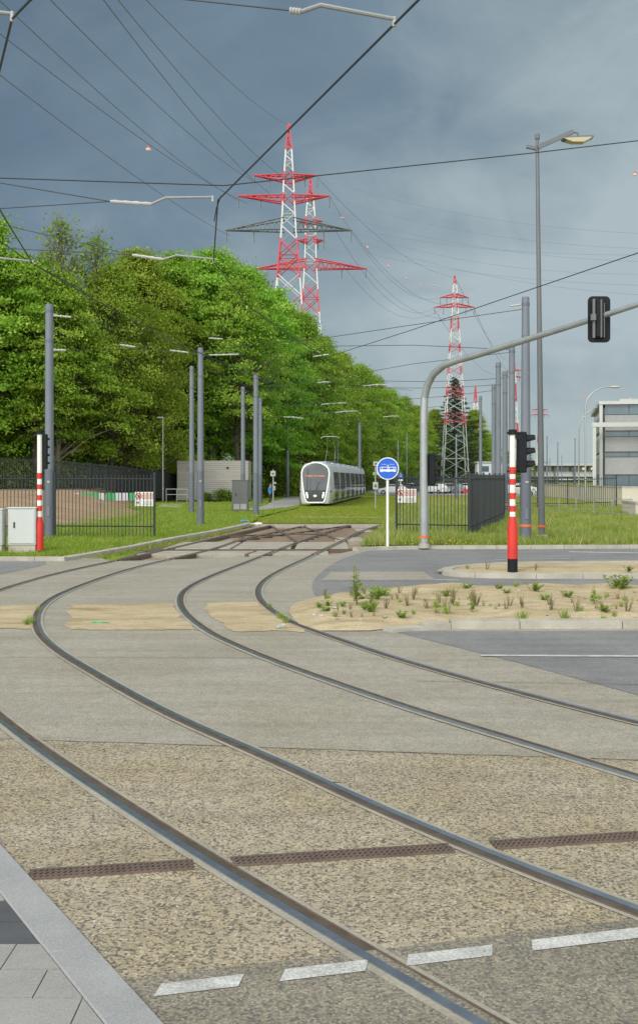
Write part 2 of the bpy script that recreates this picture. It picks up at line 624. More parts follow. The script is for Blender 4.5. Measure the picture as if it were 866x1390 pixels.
def math2(op, a, b):
    n = nt.nodes.new("ShaderNodeMath")
    n.operation = op
    for s_, v in ((n.inputs[0], a), (n.inputs[1], b)):
        if isinstance(v, (int, float)):
            s_.default_value = v
        else:
            nt.links.new(v, s_)
    return n.outputs[0]


mp = nt.nodes.new("ShaderNodeMapping")
mp.inputs["Scale"].default_value = (1.0, 1.0, 1.55)
mp.inputs["Rotation"].default_value = (.0, .35, .0)
mp.inputs["Location"].default_value = (5.3, .1, 2.2)
nt.links.new(D, mp.inputs[0])
n1 = noise(nt, mp.outputs[0], 2.7, 9, .52, .55)
n2 = noise(nt, mp.outputs[0], 8.0, 8, .58, .9)
grad = vdot(D, (1.0, 0, -.62), -.48, .30, -.34, .38, False)
t = math2('ADD', math2('ADD', math2('MULTIPLY', math2('SUBTRACT', n1, .5), 1.15), .51), grad)
t = math2('ADD', t, math2('MULTIPLY', math2('SUBTRACT', n2, .5), .42))
cloud = ramp(nt, t, [(.08, (.105, .155, .208)), (.34, (.15, .213, .268)), (.56, (.238, .305, .34)), (.80, (.355, .422, .446))])
front = mixc(nt, .05, cloud, sky.outputs[0])
# (the Nishita sky is physically bright, so it is scaled down before the cloud cover is laid over it)
sk = nt.nodes.new("ShaderNodeVectorMath")
sk.operation = 'SCALE'
sk.inputs[3].default_value = .09
nt.links.new(sky.outputs[0], sk.inputs[0])
front = mixc(nt, .07, cloud, sk.outputs[0])
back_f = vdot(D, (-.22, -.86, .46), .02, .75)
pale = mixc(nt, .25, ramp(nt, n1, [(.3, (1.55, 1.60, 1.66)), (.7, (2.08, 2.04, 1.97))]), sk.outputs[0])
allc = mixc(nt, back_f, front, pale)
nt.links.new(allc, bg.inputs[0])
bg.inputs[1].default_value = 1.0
vs_ = scene.view_settings
vs_.view_transform = 'Standard'
vs_.look = 'None'
vs_.exposure = 0.25
vs_.gamma = 1.0
scene.cycles.use_denoising = True
scene.cycles.max_bounces = 8
scene.cycles.transparent_max_bounces = 6

# ------------------------------------------------------------------ ground sheets
pit = gp([(150, 762), (269, 758.5), (338, 755.5), (455, 752.5), (486, 746), (523, 711), (345, 711), (215, 742)])

bm = bmesh.new()
outer = [bm.verts.new(p) for p in ((-900, -60, -.03), (900, -60, -.03), (1800, 3500, -.03), (-1800, 3500, -.03))]
inner = [bm.verts.new((p.x, p.y, -.03)) for p in pit]
es = [bm.edges.new((l[i], l[(i + 1) % len(l)])) for l in (outer, inner) for i in range(len(l))]
bmesh.ops.triangle_fill(bm, edges=es, use_beauty=True)
bmesh.ops.recalc_face_normals(bm, faces=bm.faces)
for f in bm.faces:
    if f.normal.z < 0:
        f.normal_flip()
me = bpy.data.meshes.new("ground")
bm.to_mesh(me)
bm.free()
me.materials.append(M['ground'])
go = bpy.data.objects.new("ground", me)
COL.objects.link(go)
go['kind'] = 'structure'

kerb_left_a = gp([(-700, 764), (-200, 762.5), (0, 761), (60, 760.5), (88, 761.5)])
kerb_left_b = gp([(88, 761.5), (130, 754.5), (173, 747), (242, 732.5), (300, 722), (343, 712)])
kerb_right = gp([(486, 748.5), (500, 746.5), (560, 745.5), (700, 745.5), (866, 744.5), (1700, 742)])

near_edge = pit[:5]
apron = [Vector((-9, -3, 0)), Vector((9, -3, 0)), Vector((16, 9, 0)), G(1900, 800), kerb_right[-1]] + kerb_right[::-1][1:-1] + \
    [near_edge[4], near_edge[3], near_edge[2], near_edge[1], near_edge[0]] + kerb_left_b[1:2] + kerb_left_a[::-1] + [G(-1400, 830), Vector((-14, 6, 0))]
sheet("carriageway", apron, M['concrete'], z=0.0)
# beige exposed aggregate in the foreground
fg = [Vector((-9, 9.6, 0)), G(0, 1003), G(460, 1018), G(866, 1032), Vector((9, 7.6, 0)), Vector((8, -2.5, 0)), Vector((-8, -2.5, 0))]
sheet("aggregate_paving", fg, M['aggregate'], z=.004)
# bottom right crossing
cr0, cr1 = G(0, 1352), G(866, 1249)
cdir = (cr1 - cr0).normalized()
cn = Vector((cdir.y, -cdir.x, 0))
sheet("crossing_asphalt", [cr0 - cdir * 5, cr1 + cdir * 6, cr1 + cdir * 6 + cn * 2.6, cr0 - cdir * 5 + cn * 2.6], M['asphalt_dark'], z=.008)
mb = MB()
for x0, x1 in ((36, 164), (204, 332), (372, 500), (540, 668), (708, 870), (930, 1100)):
    a, b = G(x0, 1343 - .119 * x0 + 22), G(x1, 1343 - .119 * x1 + 22)
    n_ = cn * .11
    k = cdir * .05
    mb.add([(a + k).to_tuple()[:2] + (.012,), b.to_tuple()[:2] + (.012,), (b + n_ - k).to_tuple()[:2] + (.012,), (a + n_).to_tuple()[:2] + (.012,)], [(0, 3, 2, 1)], M['paint_white'])
mk = mb.build("crossing_marking", fix=False)
mk['kind'] = 'structure'
for x in mk.data.polygons:
    pass

# front-left pavement with a broad granite kerb
ka, kb = G(0, 1150), G(135, 1300)
kd = (kb - ka).normalized()
kn = Vector((-kd.y, kd.x, 0))
if kn.x > 0:
    kn = -kn
e0, e1 = ka - kd * 5.5, kb + kd * 4
mb = MB()
wd = abs((G(0, 1205) - ka).dot(kn)) * 1.2
lng = (e1 - e0).length
nblk = int(lng / 1.0)
for i in range(nblk):
    s0, s1 = e0 + kd * (lng * i / nblk + .004), e0 + kd * (lng * (i + 1) / nblk - .004)
    q = [s0, s1, s1 + kn * wd, s0 + kn * wd]
    b_ = .006
    qi = [s0 + kd * b_ + kn * b_, s1 - kd * b_ + kn * b_, s1 - kd * b_ + kn * (wd - b_), s0 + kd * b_ + kn * (wd - b_)]
    vs = [(p.x, p.y, -.02) for p in q] + [(p.x, p.y, .022) for p in q] + [(p.x, p.y, .03) for p in qi]
    fs = [(8, 9, 10, 11)]
    for k in range(4):
        j = (k + 1) % 4
        fs += [(k, j, 4 + j, 4 + k), (4 + k, 4 + j, 8 + j, 8 + k)]
    mb.add(vs, fs, M['granite'])
o = mb.build("granite_kerb")
o['kind'] = 'structure'
pv = MB()


def clip(poly, a, n_, dmin):
    out = []
    for k in range(len(poly)):
        p, q = poly[k], poly[(k + 1) % len(poly)]
        dp, dq = (p - a).dot(n_) - dmin, (q - a).dot(n_) - dmin
        if dp >= 0:
            out.append(p)
        if dp * dq < 0:
            out.append(p.lerp(q, dp / (dp - dq)))
    return out


for r in range(-9, 26):
    y0 = 5.164 + .265 * r
    for c in range(-12, 12):
        x0 = -1.2 + c * .42 + (.21 if r % 2 else 0)
        q = [Vector((x0 + .003, y0 + .003, 0)), Vector((x0 + .417, y0 + .003, 0)), Vector((x0 + .417, y0 + .262, 0)), Vector((x0 + .003, y0 + .262, 0))]
        q = clip(q, ka, kn, wd + .006)
        if len(q) < 3:
            continue
        dark = (r % 7) in (0, 1)
        pv.prism([(p.x, p.y) for p in q], 'z', -.02, .024 + .0015 * ((r * 7 + c * 3) % 3), M['paver_dark'] if dark else M['paver_light'])
o = pv.build("pavement")
o['kind'] = 'structure'

# sand strip between the concrete carriageways
def ragged(poly, amp=.13, step=.10):
    """polygon with an uneven, blown-over outline"""
    out = []
    for i_ in range(len(poly)):
        p, q = poly[i_], poly[(i_ + 1) % len(poly)]
        n_ = min(120, max(1, int((q - p).length / step)))
        t_ = (q - p).normalized()
        for k in range(n_):
            c = p.lerp(q, k / n_)
            w_ = mnoise.noise(Vector((c.x * 1.4, c.y * 1.4, 4))) + .5 * mnoise.noise(Vector((c.x * 5, c.y * 5, 8)))
            out.append(Vector((c.x - t_.y * amp * w_, c.y + t_.x * amp * w_ * 2.2, 0)))
    return out


def ragged2(p, q, wdt):
    """thin crack-like strip from p to q"""
    n_ = max(4, int((q - p).length / .1))
    t_ = (q - p).normalized()
    nv = Vector((-t_.y, t_.x, 0))
    up, dn = [], []
    for k in range(n_ + 1):
        c = p.lerp(q, k / n_)
        o_ = .02 * mnoise.noise(Vector((c.x * 3, c.y * 3, 1)))
        h_ = wdt * (.35 + .5 * abs(mnoise.noise(Vector((c.x * 7, c.y * 7, 6)))))
        up.append(c + nv * (o_ + h_))
        dn.append(c + nv * (o_ - h_))
    return dn + up[::-1]


strip_l = [G(-500, 822.5), G(48, 821.5), G(58, 838), G(50, 853), G(-500, 856)]
sheet("sand_strip", ragged(strip_l), M['sand'], z=.006)
strip_m = [G(96, 820), G(160, 821), G(236, 820.5), G(244, 834), G(262, 850), G(276, 857), G(180, 856.5), G(92, 856)]
sheet("sand_strip", ragged(strip_m), M['sand'], z=.006)
strip_n = [G(276, 818), G(350, 816.5), G(372, 834), G(398, 851), G(412, 857), G(340, 858), G(316, 857.5), G(292, 842)]
sheet("sand_strip", ragged(strip_n), M['sand'], z=.006)

# asphalt on the left and the two lanes on the right
sheet("asphalt_lane", [G(-700, 765), G(-200, 763.5), G(0, 762.2), G(62, 762.2), G(64, 766), G(40, 772), G(0, 780), G(-60, 790), G(-700, 860)], M['asphalt'], z=.004)
lane = smooth_path([G(500, 747.5), G(468, 757), G(440, 773), G(425, 788), G(422, 800), G(428, 809)], .4)
lane_pts = lane + [G(440, 811), G(900, 806), G(1900, 800), kerb_right[-1] + Vector((0, -.05, 0))] + [p + Vector((0, -.06, 0)) for p in kerb_right[::-1][1:-2]]
sheet("asphalt_lane", lane_pts, M['asphalt'], z=.004)
sheet("asphalt_lane", [G(533, 857), G(1900, 855), G(1900, 1300), G(866, 944), G(700, 899)], M['asphalt'], z=.004)
sheet("concrete_gutter", [G(449, 776.5), G(574, 776.5), G(590, 786.8), G(438, 787)], M['concrete'], z=.008)


def line(name, pts, wpx, z=.012):
    """painted line between two ground points, width in metres"""
    a, b = pts
    t_ = (b - a).normalized()
    n_ = Vector((-t_.y, t_.x, 0)) * wpx / 2
    return sheet(name, [a - n_, b - n_, b + n_, a + n_], M['paint_white'], z=z)


line("lane_marking", (G(433, 788), G(622, 788)), .14)
line("lane_marking", (G(652, 890.8), G(1500, 894.5)), .13)
line("lane_marking", (G(672, 760.3), G(773, 758.8)), .12)
line("lane_marking", (G(772, 749.5), G(1200, 757)), .35)


def kerb(name, path, wdt, h, side=1, m=None, z0=-.04, seg=1.0):
    m = m or M['kerb']
    mb_ = MB()
    path = smooth_path(path, .5) if len(path) > 2 else path
    # individual kerb stones
    acc = [path[0]]
    stones, cur, L = [], [path[0]], 0
    for i in range(1, len(path)):
        L += (path[i] - path[i - 1]).length
        cur.append(path[i])
        if L >= seg or i == len(path) - 1:
            stones.append(cur)
            cur, L = [path[i]], 0
    for st in stones:
        if len(st) < 2:
            continue
        a, b = st[0], st[-1]
        t_ = (b - a).normalized() * .006
        st = [a + t_] + st[1:-1] + [b - t_]
        o0, o1 = (0, wdt) if side > 0 else (-wdt, 0)
        dz = random.uniform(-.004, .004)
        strip_mesh(mb_, st, o0, o1, z0, h - .012 + dz, m)
        strip_mesh(mb_, st, o0 + .012, o1 - .012, h - .012 + dz, h + dz, m)
    k_ = mb_.build(name)
    k_['kind'] = 'structure'
    return k_


kerb("kerb", kerb_left_a, .25, .10, -1)
kerb("kerb", kerb_left_b, .30, .09, -1)
kerb("kerb", kerb_right, .28, .11, -1)

# pit of the switch: bed, walls, slabs and sleepers
sheet("switch_bed", [Vector((p.x, p.y, 0)) for p in offset([p for p in pit], 0)], M['ballast'], z=-.11)
mb = MB()
for i in range(len(pit)):
    a, b = pit[i], pit[(i + 1) % len(pit)]
    mb.add([(a.x, a.y, -.21), (b.x, b.y, -.21), (b.x, b.y, -.002), (a.x, a.y, -.002)], [(0, 1, 2, 3)], M['slab'])
o = mb.build("pit_wall", fix=False)
o['kind'] = 'structure'

for a_, b_ in (((0, 893), (368, 893.5)), ((560, 925), (866, 930)), ((100, 795), (240, 794)), ((0, 1004), (460, 1019)), ((460, 1019), (866, 1033))):
    p_, q_ = G(*a_), G(*b_)
    t_ = (q_ - p_).normalized()
    n_ = Vector((-t_.y, t_.x, 0)) * .008
    sheet("pavement_joint", ragged2(p_, q_, .012), M['groove'], z=.0085)

# raised verges
lawn_pts = [p + Vector((0, .1, 0)) for p in kerb_left_a[:-1]] + [G(88, 759), G(173, 745), G(242, 730.5), G(300, 720.5), G(343, 710.5), G(352, 703), G(405, 690), G(398, 676), Vector((-4, 150, 0)), Vector((-260, 150, 0))]
sheet("lawn", lawn_pts, M['lawn'], z=.07)
wild_pts = [G(492, 744), G(560, 743.5), G(700, 743.5), G(866, 742.5), G(1700, 740), Vector((200, 140, 0)), Vector((12, 140, 0)), G(528, 710)]
sheet("wild_verge", wild_pts, M['wild'], z=.085)
sheet("track_lawn", [G(347, 710.8), G(524, 710.8), Vector((11.9, 140, 0)), Vector((-3.9, 140, 0)), G(398, 676.5), G(405, 690.5), G(352, 703.5)], M['grass_track'], z=.02)
sheet("gravel_strip", [G(640, 705.5), G(1000, 711), G(1000, 709), G(640, 704)], M['slab'], z=.094)
sheet("concrete_pad", [G(214, 690.5), G(246, 691), G(250, 686), G(220, 685)], M['slab'], z=.12)
sheet("track_beam", [G(407, 703.5), G(540, 703.5), G(540, 702), G(409, 702)], M['slab'], z=.028)
sheet("footpath", [G(330, 694.5), G(336, 691.5), G(355, 688.7), G(365, 685.2), G(376, 680.3), G(386, 676.5), G(392, 675), G(406, 675), G(407, 687.5), G(392, 690.2), G(379, 691.4), G(357, 694.6)], M['tarpath'], z=.078)
sheet("car_park", [Vector((8, 150, 0)), Vector((52, 138, 0)), Vector((70, 240, 0)), Vector((9, 250, 0))], M['tarpath'], z=.0)


# sand island on the right, bumpy, with kerb
def height_sheet(name, poly, m, hfun, nx, ny, kind='structure'):
    xs = [p.x for p in poly]
    ys = [p.y for p in poly]
    bm_ = bmesh.new()
    f_ = bm_.faces.new([bm_.verts.new((p.x, p.y, 0)) for p in poly])
    bmesh.ops.triangulate(bm_, faces=[f_])
    for i in range(1, nx):
        x = min(xs) + (max(xs) - min(xs)) * i / nx
        bmesh.ops.bisect_plane(bm_, geom=bm_.verts[:] + bm_.edges[:] + bm_.faces[:], plane_co=(x, 0, 0), plane_no=(1, 0, 0))
    for i in range(1, ny):
        y = min(ys) + (max(ys) - min(ys)) * i / ny
        bmesh.ops.bisect_plane(bm_, geom=bm_.verts[:] + bm_.edges[:] + bm_.faces[:], plane_co=(0, y, 0), plane_no=(0, 1, 0))
    for v in bm_.verts:
        v.co.z = hfun(v.co.x, v.co.y)
    bmesh.ops.recalc_face_normals(bm_, faces=bm_.faces)
    me_ = bpy.data.meshes.new(name)
    bm_.to_mesh(me_)
    bm_.free()
    if me_.polygons and me_.polygons[0].normal.z < 0:
        me_.flip_normals()
    me_.materials.append(m)
    me_.shade_smooth()
    o_ = bpy.data.objects.new(name, me_)
    COL.objects.link(o_)
    o_['kind'] = kind
    return o_


from mathutils import noise as mnoise


def edge_dist(poly, x, y):
    p = Vector((x, y, 0))
    best = 1e9
    for i in range(len(poly)):
        a, b = poly[i], poly[(i + 1) % len(poly)]
        ab = b - a
        t_ = max(0, min(1, (p - a).dot(ab) / max(ab.length_squared, 1e-9)))
        best = min(best, (p - a - ab * t_).length)
    return best


isl = [Vector((p.x, p.y, 0)) for p in gp([(440, 809), (490, 804), (560, 797.5), (700, 797), (866, 796), (1700, 792), (1700, 846), (866, 845), (700, 845), (620, 845), (560, 851), (500, 857), (430, 857), (404, 848), (392, 832), (396, 822), (412, 816)])]


def isl_h(x, y):
    e = min(1.0, edge_dist(isl, x, y) / .5)
    return .012 + e * (.085 + .075 * mnoise.fractal(Vector((x * .9, y * .9, 3.1)), 1.0, 2.0, 4) + .02 * mnoise.noise(Vector((x * 5, y * 5, 0))))


height_sheet("sand_island", isl, M['sand'], isl_h, 90, 40)
kerb("kerb", [G(1700, 852), G(866, 853.5), G(700, 854), G(612, 854)], .30, .115, 1)
kp = smooth_path([G(612, 854), G(580, 855.5), G(533, 858.5)], .3)
mb = MB()
strip_mesh(mb, [G(612, 854), G(580, 855.5)], 0, .30, -.04, .085, M['kerb'])
strip_mesh(mb, [G(580, 855.5), G(533, 859)], 0, .28, -.04, .045, M['kerb'])
o = mb.build("kerb")
o['kind'] = 'structure'
isl2 = [Vector((p.x, p.y, 0)) for p in gp([(592, 779), (602, 774), (640, 769.5), (720, 768), (866, 767.5), (1600, 765), (1600, 783), (866, 783), (640, 783)])]


def isl2_h(x, y):
    e = min(1.0, edge_dist(isl2, x, y) / .5)
    return .07 + e * (.045 + .03 * mnoise.noise(Vector((x, y, 9))))


height_sheet("sand_refuge", isl2, M['sand'], isl2_h, 60, 16)
kerb("kerb", [G(1600, 786.5), G(866, 786), G(700, 786), G(620, 786), G(594, 783.5), G(587, 780), G(592, 776.5), G(640, 769.5), G(866, 767)], .26, .115, 1)

# earth bank on the left between the two fences
bank = [Vector((-60, 47, 0)), Vector((-14, 47, 0)), Vector((-10, 52, 0)), Vector((-10.5, 68, 0)), Vector((-14.3, 82, 0)), Vector((-15.5, 94, 0)), Vector((-17, 107, 0)), Vector((-60, 95, 0))]


def bank_h(x, y):
    e = min(1.0, edge_dist(bank, x, y) / 3.0)
    left = min(1, max(0, (-x - 9) / 9))
    s_ = min(1, max(0, (y - 47) / (24 - 8 * left)))
    s_ = s_ * s_ * (3 - 2 * s_)
    return .06 + e * (s_ * (.45 + .85 * left) + .06 * mnoise.noise(Vector((x * .5, y * .5, 2))))


M['bank_mix'] = None
m, nt_, b_ = new_mat('bank_earth')
v_ = coords(nt_)
geo = nt_.nodes.new("ShaderNodeNewGeometry")
earth = ramp(nt_, noise(nt_, v_, .8, 5), [(.3, (.27, .19, .12)), (.7, (.38, .275, .175))])
green = ramp(nt_, noise(nt_, v_, 1.2, 5), [(.3, (.15, .23, .03)), (.7, (.26, .31, .05))])
sep = nt_.nodes.new("ShaderNodeSeparateXYZ")
nt_.links.new(v_, sep.inputs[0])
mr = nt_.nodes.new("ShaderNodeMapRange")
for i, x in enumerate((-10.5, -13.0)):
    mr.inputs[1 + i].default_value = x
ad = nt_.nodes.new("ShaderNodeMath")
nt_.links.new(sep.outputs[0], ad.inputs[0])
nn = nt_.nodes.new("ShaderNodeMath")
nn.operation = 'MULTIPLY'
nn.inputs[1].default_value = 6.0
nt_.links.new(noise(nt_, v_, .35, 5), nn.inputs[0])
nt_.links.new(nn.outputs[0], ad.inputs[1])
nt_.links.new(ad.outputs[0], mr.inputs[0])
nt_.links.new(mixc(nt_, mr.outputs[0], green, earth), b_.inputs["Base Color"])
b_.inputs["Roughness"].default_value = .95
b_.inputs["Specular IOR Level"].default_value = .1
bump(nt_, b_, noise(nt_, v_, 5, 5), .6, .08)
mr.inputs[1].default_value = -6.5
mr.inputs[2].default_value = -9.5
height_sheet("earth_bank", bank, m, bank_h, 40, 40)

# forest floor: shaded rise under the trees
ff = [Vector((-15, 110, 0)), Vector((-62, 92, 0)), Vector((-120, 100, 0)), Vector((-120, 420, 0)), Vector((10, 420, 0)), Vector((8, 330, 0)), Vector((-3, 190, 0)), Vector((-9, 140, 0))]


def ff_h(x, y):
    return .02 + min(1, edge_dist(ff, x, y) / 5) * .9


height_sheet("forest_floor", ff, M['soil'], ff_h, 14, 14)

# ------------------------------------------------------------------ rails
A_px = [(-330, 868), (-200, 838), (-90, 816), (0, 800), (35, 789), (69, 780), (104, 772), (149, 763), (214, 748.5), (306, 727), (366, 713.5)]
rail_A_near = [(-190, 880), (-110, 912), (0, 984), (28, 1007), (148, 1083), (248, 1158), (430, 1265), (590, 1360), (800, 1480)]
B_px = [(411, 714.5), (329, 733), (297, 744), (244, 757), (200, 767), (152, 781), (113, 795), (76, 811), (58, 826), (52, 842), (57, 861), (72, 877), (99, 895.5), (132, 914), (171, 937), (246, 976), (299, 1000), (362, 1025), (430, 1057.5), (606, 1136.7), (866, 1237), (1300, 1395)]
C_px = [(473, 713), (436, 725), (401.6, 737), (329, 765), (285.5, 782), (260, 794), (245, 805), (241.6, 818), (248.5, 833), (267, 849), (292, 865.5), (329, 881.6), (362, 895.5), (400, 910.5), (447, 925.7), (538.6, 959), (640, 989.5), (737, 1019), (866, 1059), (1300, 1190)]
D_px = [(521, 712), (496, 720), (468, 734), (420, 757), (380, 776), (359, 790), (352, 804), (358, 818), (375, 831.6), (401, 846.6), (435.5, 859), (477, 873), (520, 888), (626, 919), (737, 948.5), (866, 981), (1300, 1085)]


def plan(px):
    return [G(x, y) for x, y in px]


path_B = smooth_path(plan(B_px))
path_C = smooth_path(plan(C_px))
path_D = smooth_path(plan(D_px))
# the leftmost rail runs parallel to B; its middle stretch lies outside the picture
pB = path_B
path_A = []
a_far = plan(A_px)[3:]
a_near = plan(rail_A_near)[2:]
mid = [p for p in offset(pB, 1.5) if 9.8 < p.y < 20.5]
path_A = smooth_path(a_far[::-1] + mid[::3] + a_near, .3)
for _ in range(30):
    path_A = [path_A[0]] + [(path_A[i - 1] + path_A[i] * 2 + path_A[i + 1]) / 4 for i in range(1, len(path_A) - 1)] + [path_A[-1]]


def in_pit(p):
    inside = False
    n = len(pit)
    for i in range(n):
        a, b = pit[i], pit[(i + 1) % n]
        if (a.y > p.y) != (b.y > p.y) and p.x < (b.x - a.x) * (p.y - a.y) / (b.y - a.y) + a.x:
            inside = not inside
    return inside


def tram_rail(path, inner, label):
    """grooved rail flush in the paving, standing free in the pit. inner = +1: the flange groove lies right of travel"""
    t_ = thing("tram_rail", label, "rail", (path[len(path) // 2].x, path[len(path) // 2].y, 0), 0, "rails of the two tram tracks")
    lo = Vector(t_.location)
    loc = [p - lo for p in path]
    paved = [q for q, p in zip(loc, path) if not in_pit(p)]
    free = [q for q, p in zip(loc, path) if in_pit(p)]
    s = inner
    w1 = .025

    def rng(a, b):
        return (min(a, b), max(a, b))
    m1 = MB()
    a, b = rng(-w1 * s, w1 * s)
    strip_mesh(m1, paved, a, b, .002, .016, M['steel_head'])
    if len(free) > 1:
        strip_mesh(m1, free, -.042, .042, .002, .016, M['steel_brown'])
    m1.build("rail_head", t_, fix=False)
    m2 = MB()
    a, b = rng(w1 * s, (w1 + .056) * s)
    strip_mesh(m2, paved, a, b, .006, .0065, M['groove'])
    m2.build("flange_groove", t_, fix=False)
    m3 = MB()
    a, b = rng((w1 + .056) * s, (w1 + .066) * s)
    strip_mesh(m3, paved, a, b, .004, .0145, M['rust'])
    m3.build("guard_lip", t_, fix=False)
    m4 = MB()
    a, b = rng(-(w1 + .045) * s, -w1 * s)
    strip_mesh(m4, paved, a, b, .009, .0092, M['sealant'])
    a, b = rng((w1 + .066) * s, (w1 + .10) * s)
    strip_mesh(m4, paved, a, b, .009, .0092, M['sealant'])
    m4.build("sealing_joint", t_, fix=False)
    if len(free) > 1:
        m5 = MB()
        strip_mesh(m5, free, -.030, .030, -.20, .0015, M['rust'])
        ga, gb = rng(.10 * s, .15 * s)
        strip_mesh(m5, free, ga, gb, -.20, .010, M['rust'])
        strip_mesh(m5, free, -.075, .075, -.20, -.17, M['rust'])
        m5.build("rail_web", t_, fix=False)
    return t_


tram_rail(path_A, -1, "outermost left rail, crossing the bottom of the picture beside the short drain grate")
tram_rail(path_B, 1, "second rail from the left, bulging out towards the left picture edge beside the sand strip")
tram_rail(path_C, -1, "third rail, curving round the middle sand patch with its groove on the right")
tram_rail(path_D, 1, "outermost right rail, curving tight along the weedy sand island")


def crossing_rail(p0, p1, label):
    a, b = G(*p0), G(*p1)
    t_ = thing("crossover_rail", label, "rail", a, 0, "diagonal rails of the track crossover")
    pth = [Vector((0, 0, 0)) + (b - a) * (i / 12) for i in range(13)]
    m1 = MB()
    strip_mesh(m1, pth, -.05, .05, .0045, .019, M['steel_brown'])
    m1.build("rail_head", t_, fix=False)
    m2 = MB()
    strip_mesh(m2, pth, -.028, .028, -.2, .0043, M['rust'])
    m2.build("rail_web", t_, fix=False)
    return t_


crossing_rail((368, 713.6), (404, 736), "left rusty diagonal rail of the crossover lying between the two tracks")
crossing_rail((411, 714.2), (460, 733), "right rusty diagonal rail of the crossover ending at the track nearer the fence")
crossing_rail((473, 713.4), (330, 733.5), "long diagonal rail of the crossover cutting back from right to left")
crossing_rail((436, 725), (310, 727), "short flat diagonal rail low in the crossover between the slabs")

# concrete slabs and sleepers of the switch
slab_rows = [(752.0, 747.6, [(186, 332), (338, 446)]), (744.5, 735.5, [(222, 312), (316, 394), (400, 474)]), (733.5, 729.5, [(455, 497)]), (715.0, 711.6, [(374, 412), (415, 468), (478, 520)]), (721.5, 717.6, [(486, 506)])]
slabs = [(a, b, x0, x1) for a, b, l in slab_rows for x0, x1 in l]
names_ = ["long stained slab beside the carriageway edge, left one", "short stained slab beside the carriageway edge, right one",
          "wide pale slab in the middle row, left one", "wide pale slab in the middle row, centre one", "wide pale slab in the middle row, right one",
          "small slab outside the right hand rail", "far slab next to the grass, left one", "far slab next to the grass, middle one", "far slab next to the grass, right one", "small far slab by the right hand rail"]
for (ya, yb, x0, x1), nm in zip(slabs, names_):
    q = [G(x0, ya), G(x1, ya), G(x1 + (x1 - 440) * -.12, yb), G(x0 + (440 - x0) * .12, yb)]
    c = sum(q, Vector()) / 4
    mb = MB()
    vs = [(p.x - c.x, p.y - c.y, zz) for zz in (-.18, -.012, .0) for p in ([(c + (p - c) * (1.0 if zz < -.001 else .985)) for p in q])]
    fs = [(8, 9, 10, 11)] + [(k, (k + 1) % 4, 4 + (k + 1) % 4, 4 + k) for k in range(4)] + [(4 + k, 4 + (k + 1) % 4, 8 + (k + 1) % 4, 8 + k) for k in range(4)]
    mb.add(vs, fs, M['slab'])
    o = mb.build("track_slab")
    o.location = (c.x, c.y, 0)
    tag(o, "concrete track panel in the switch: " + nm, "track slab", "concrete panels of the switch")
sl_group = "timber sleepers of the crossover"
i = 0
for y in (733.0, 730.4, 728.0, 725.8, 723.8, 722.0, 720.2, 718.5, 717.0):
    a, b = G(300 + (738 - y) * 3.2, y), G(492 - (738 - y) * .3 + (738 - y) * 1.0, y)
    mb = MB()
    mb.box((0, 0, -.085), ((b - a).length, .26, .15), M['timber'])
    o = mb.build("railway_sleeper")
    o.location = (a + b) / 2
    o.rotation_euler = (0, 0, math.atan2(b.y - a.y, b.x - a.x))
    tag(o, "dark brown timber sleeper under the crossing rails of the switch", "sleeper", sl_group)

# transverse joint rail (channel) in front of the slabs
t_ = thing("cable_channel", "narrow dark steel channel lying across both tracks in front of the switch", "channel", G(340, 746))
mb = MB()
a, b = G(176, 746.5) - G(340, 746), G(484, 745.5) - G(340, 746)
strip_mesh(mb, [a, b], -.16, -.10, -.19, .005, M['rust'])
strip_mesh(mb, [a, b], .10, .16, -.19, .005, M['rust'])
mb.build("channel_side", t_)
mb = MB()
strip_mesh(mb, [a, b], -.10, .10, -.19, -.10, M['rust_iron'])
mb.build("channel_floor", t_)

# ------------------------------------------------------------------ drain grate across the foreground
gr_a, gr_b = G(40, 1190), G(880, 1136)
gd = (gr_b - gr_a).normalized()
gnv = Vector((-gd.y, gd.x, 0))


def hit(path, a, d):
    """distance along the grate where a rail crosses it"""
    n_ = Vector((-d.y, d.x, 0))
    for i_ in range(len(path) - 1):
        s0, s1 = (path[i_] - a).dot(n_), (path[i_ + 1] - a).dot(n_)
        if s0 * s1 <= 0 and path[i_].y < 9.5:
            k_ = s0 / (s0 - s1 + 1e-12)
            return (path[i_].lerp(path[i_ + 1], k_) - a).dot(d)
    return None


hA, hB, hC = hit(path_A, gr_a, gd), hit(path_B, gr_a, gd), hit(path_C, gr_a, gd)
total = (gr_b - gr_a).length + 2.0
cuts = [(0, (hA or .9) - .10), ((hA or .9) + .12, (hB or 2.6) - .15), ((hB or 2.6) + .11, min(total, (hC or 99) - .25))]
glabels = ["short rusty drain grate between the granite kerb and the first rail", "long rusty drain grate between the two foreground rails", "rusty drain grate right of the second rail, running out of the picture"]
for (s0, s1), lab in zip(cuts, glabels):
    if s1 - s0 < .1:
        continue
    c0 = gr_a + gd * s0
    t_ = thing("drain_grate", lab, "drain grate", c0, math.atan2(gd.y, gd.x), "slotted drain grates in the paving")
    L = s1 - s0
    W = .148
    fr = MB()
    for yy in (-W / 2 + .006, W / 2 - .006):
        fr.box((L / 2, yy, .0095), (L, .012, .014), M['rust_iron'])
    for yy in (-W / 6, W / 6):
        fr.box((L / 2, yy, .0095), (L, .010, .0125), M['rust_iron'])
    fr.build("grate_frame", t_)
    br = MB()
    nb = int(L / .032)
    for r in range(3):
        yc = (-1 + r) * W / 3
        for k in range(nb):
            x = (k + .5) * L / nb
            R_ = Matrix.Rotation(RAD(-32), 3, 'Z')
            br.box((x, yc, .0085), (.014, W / 3 + .004, .010), M['rust_iron'], R_)
    br.build("slotted_bars", t_)
    bt = MB()
    bt.box((L / 2, 0, .0035), (L, W - .012, .004), M['black'])
    bt.build("dark_channel", t_)

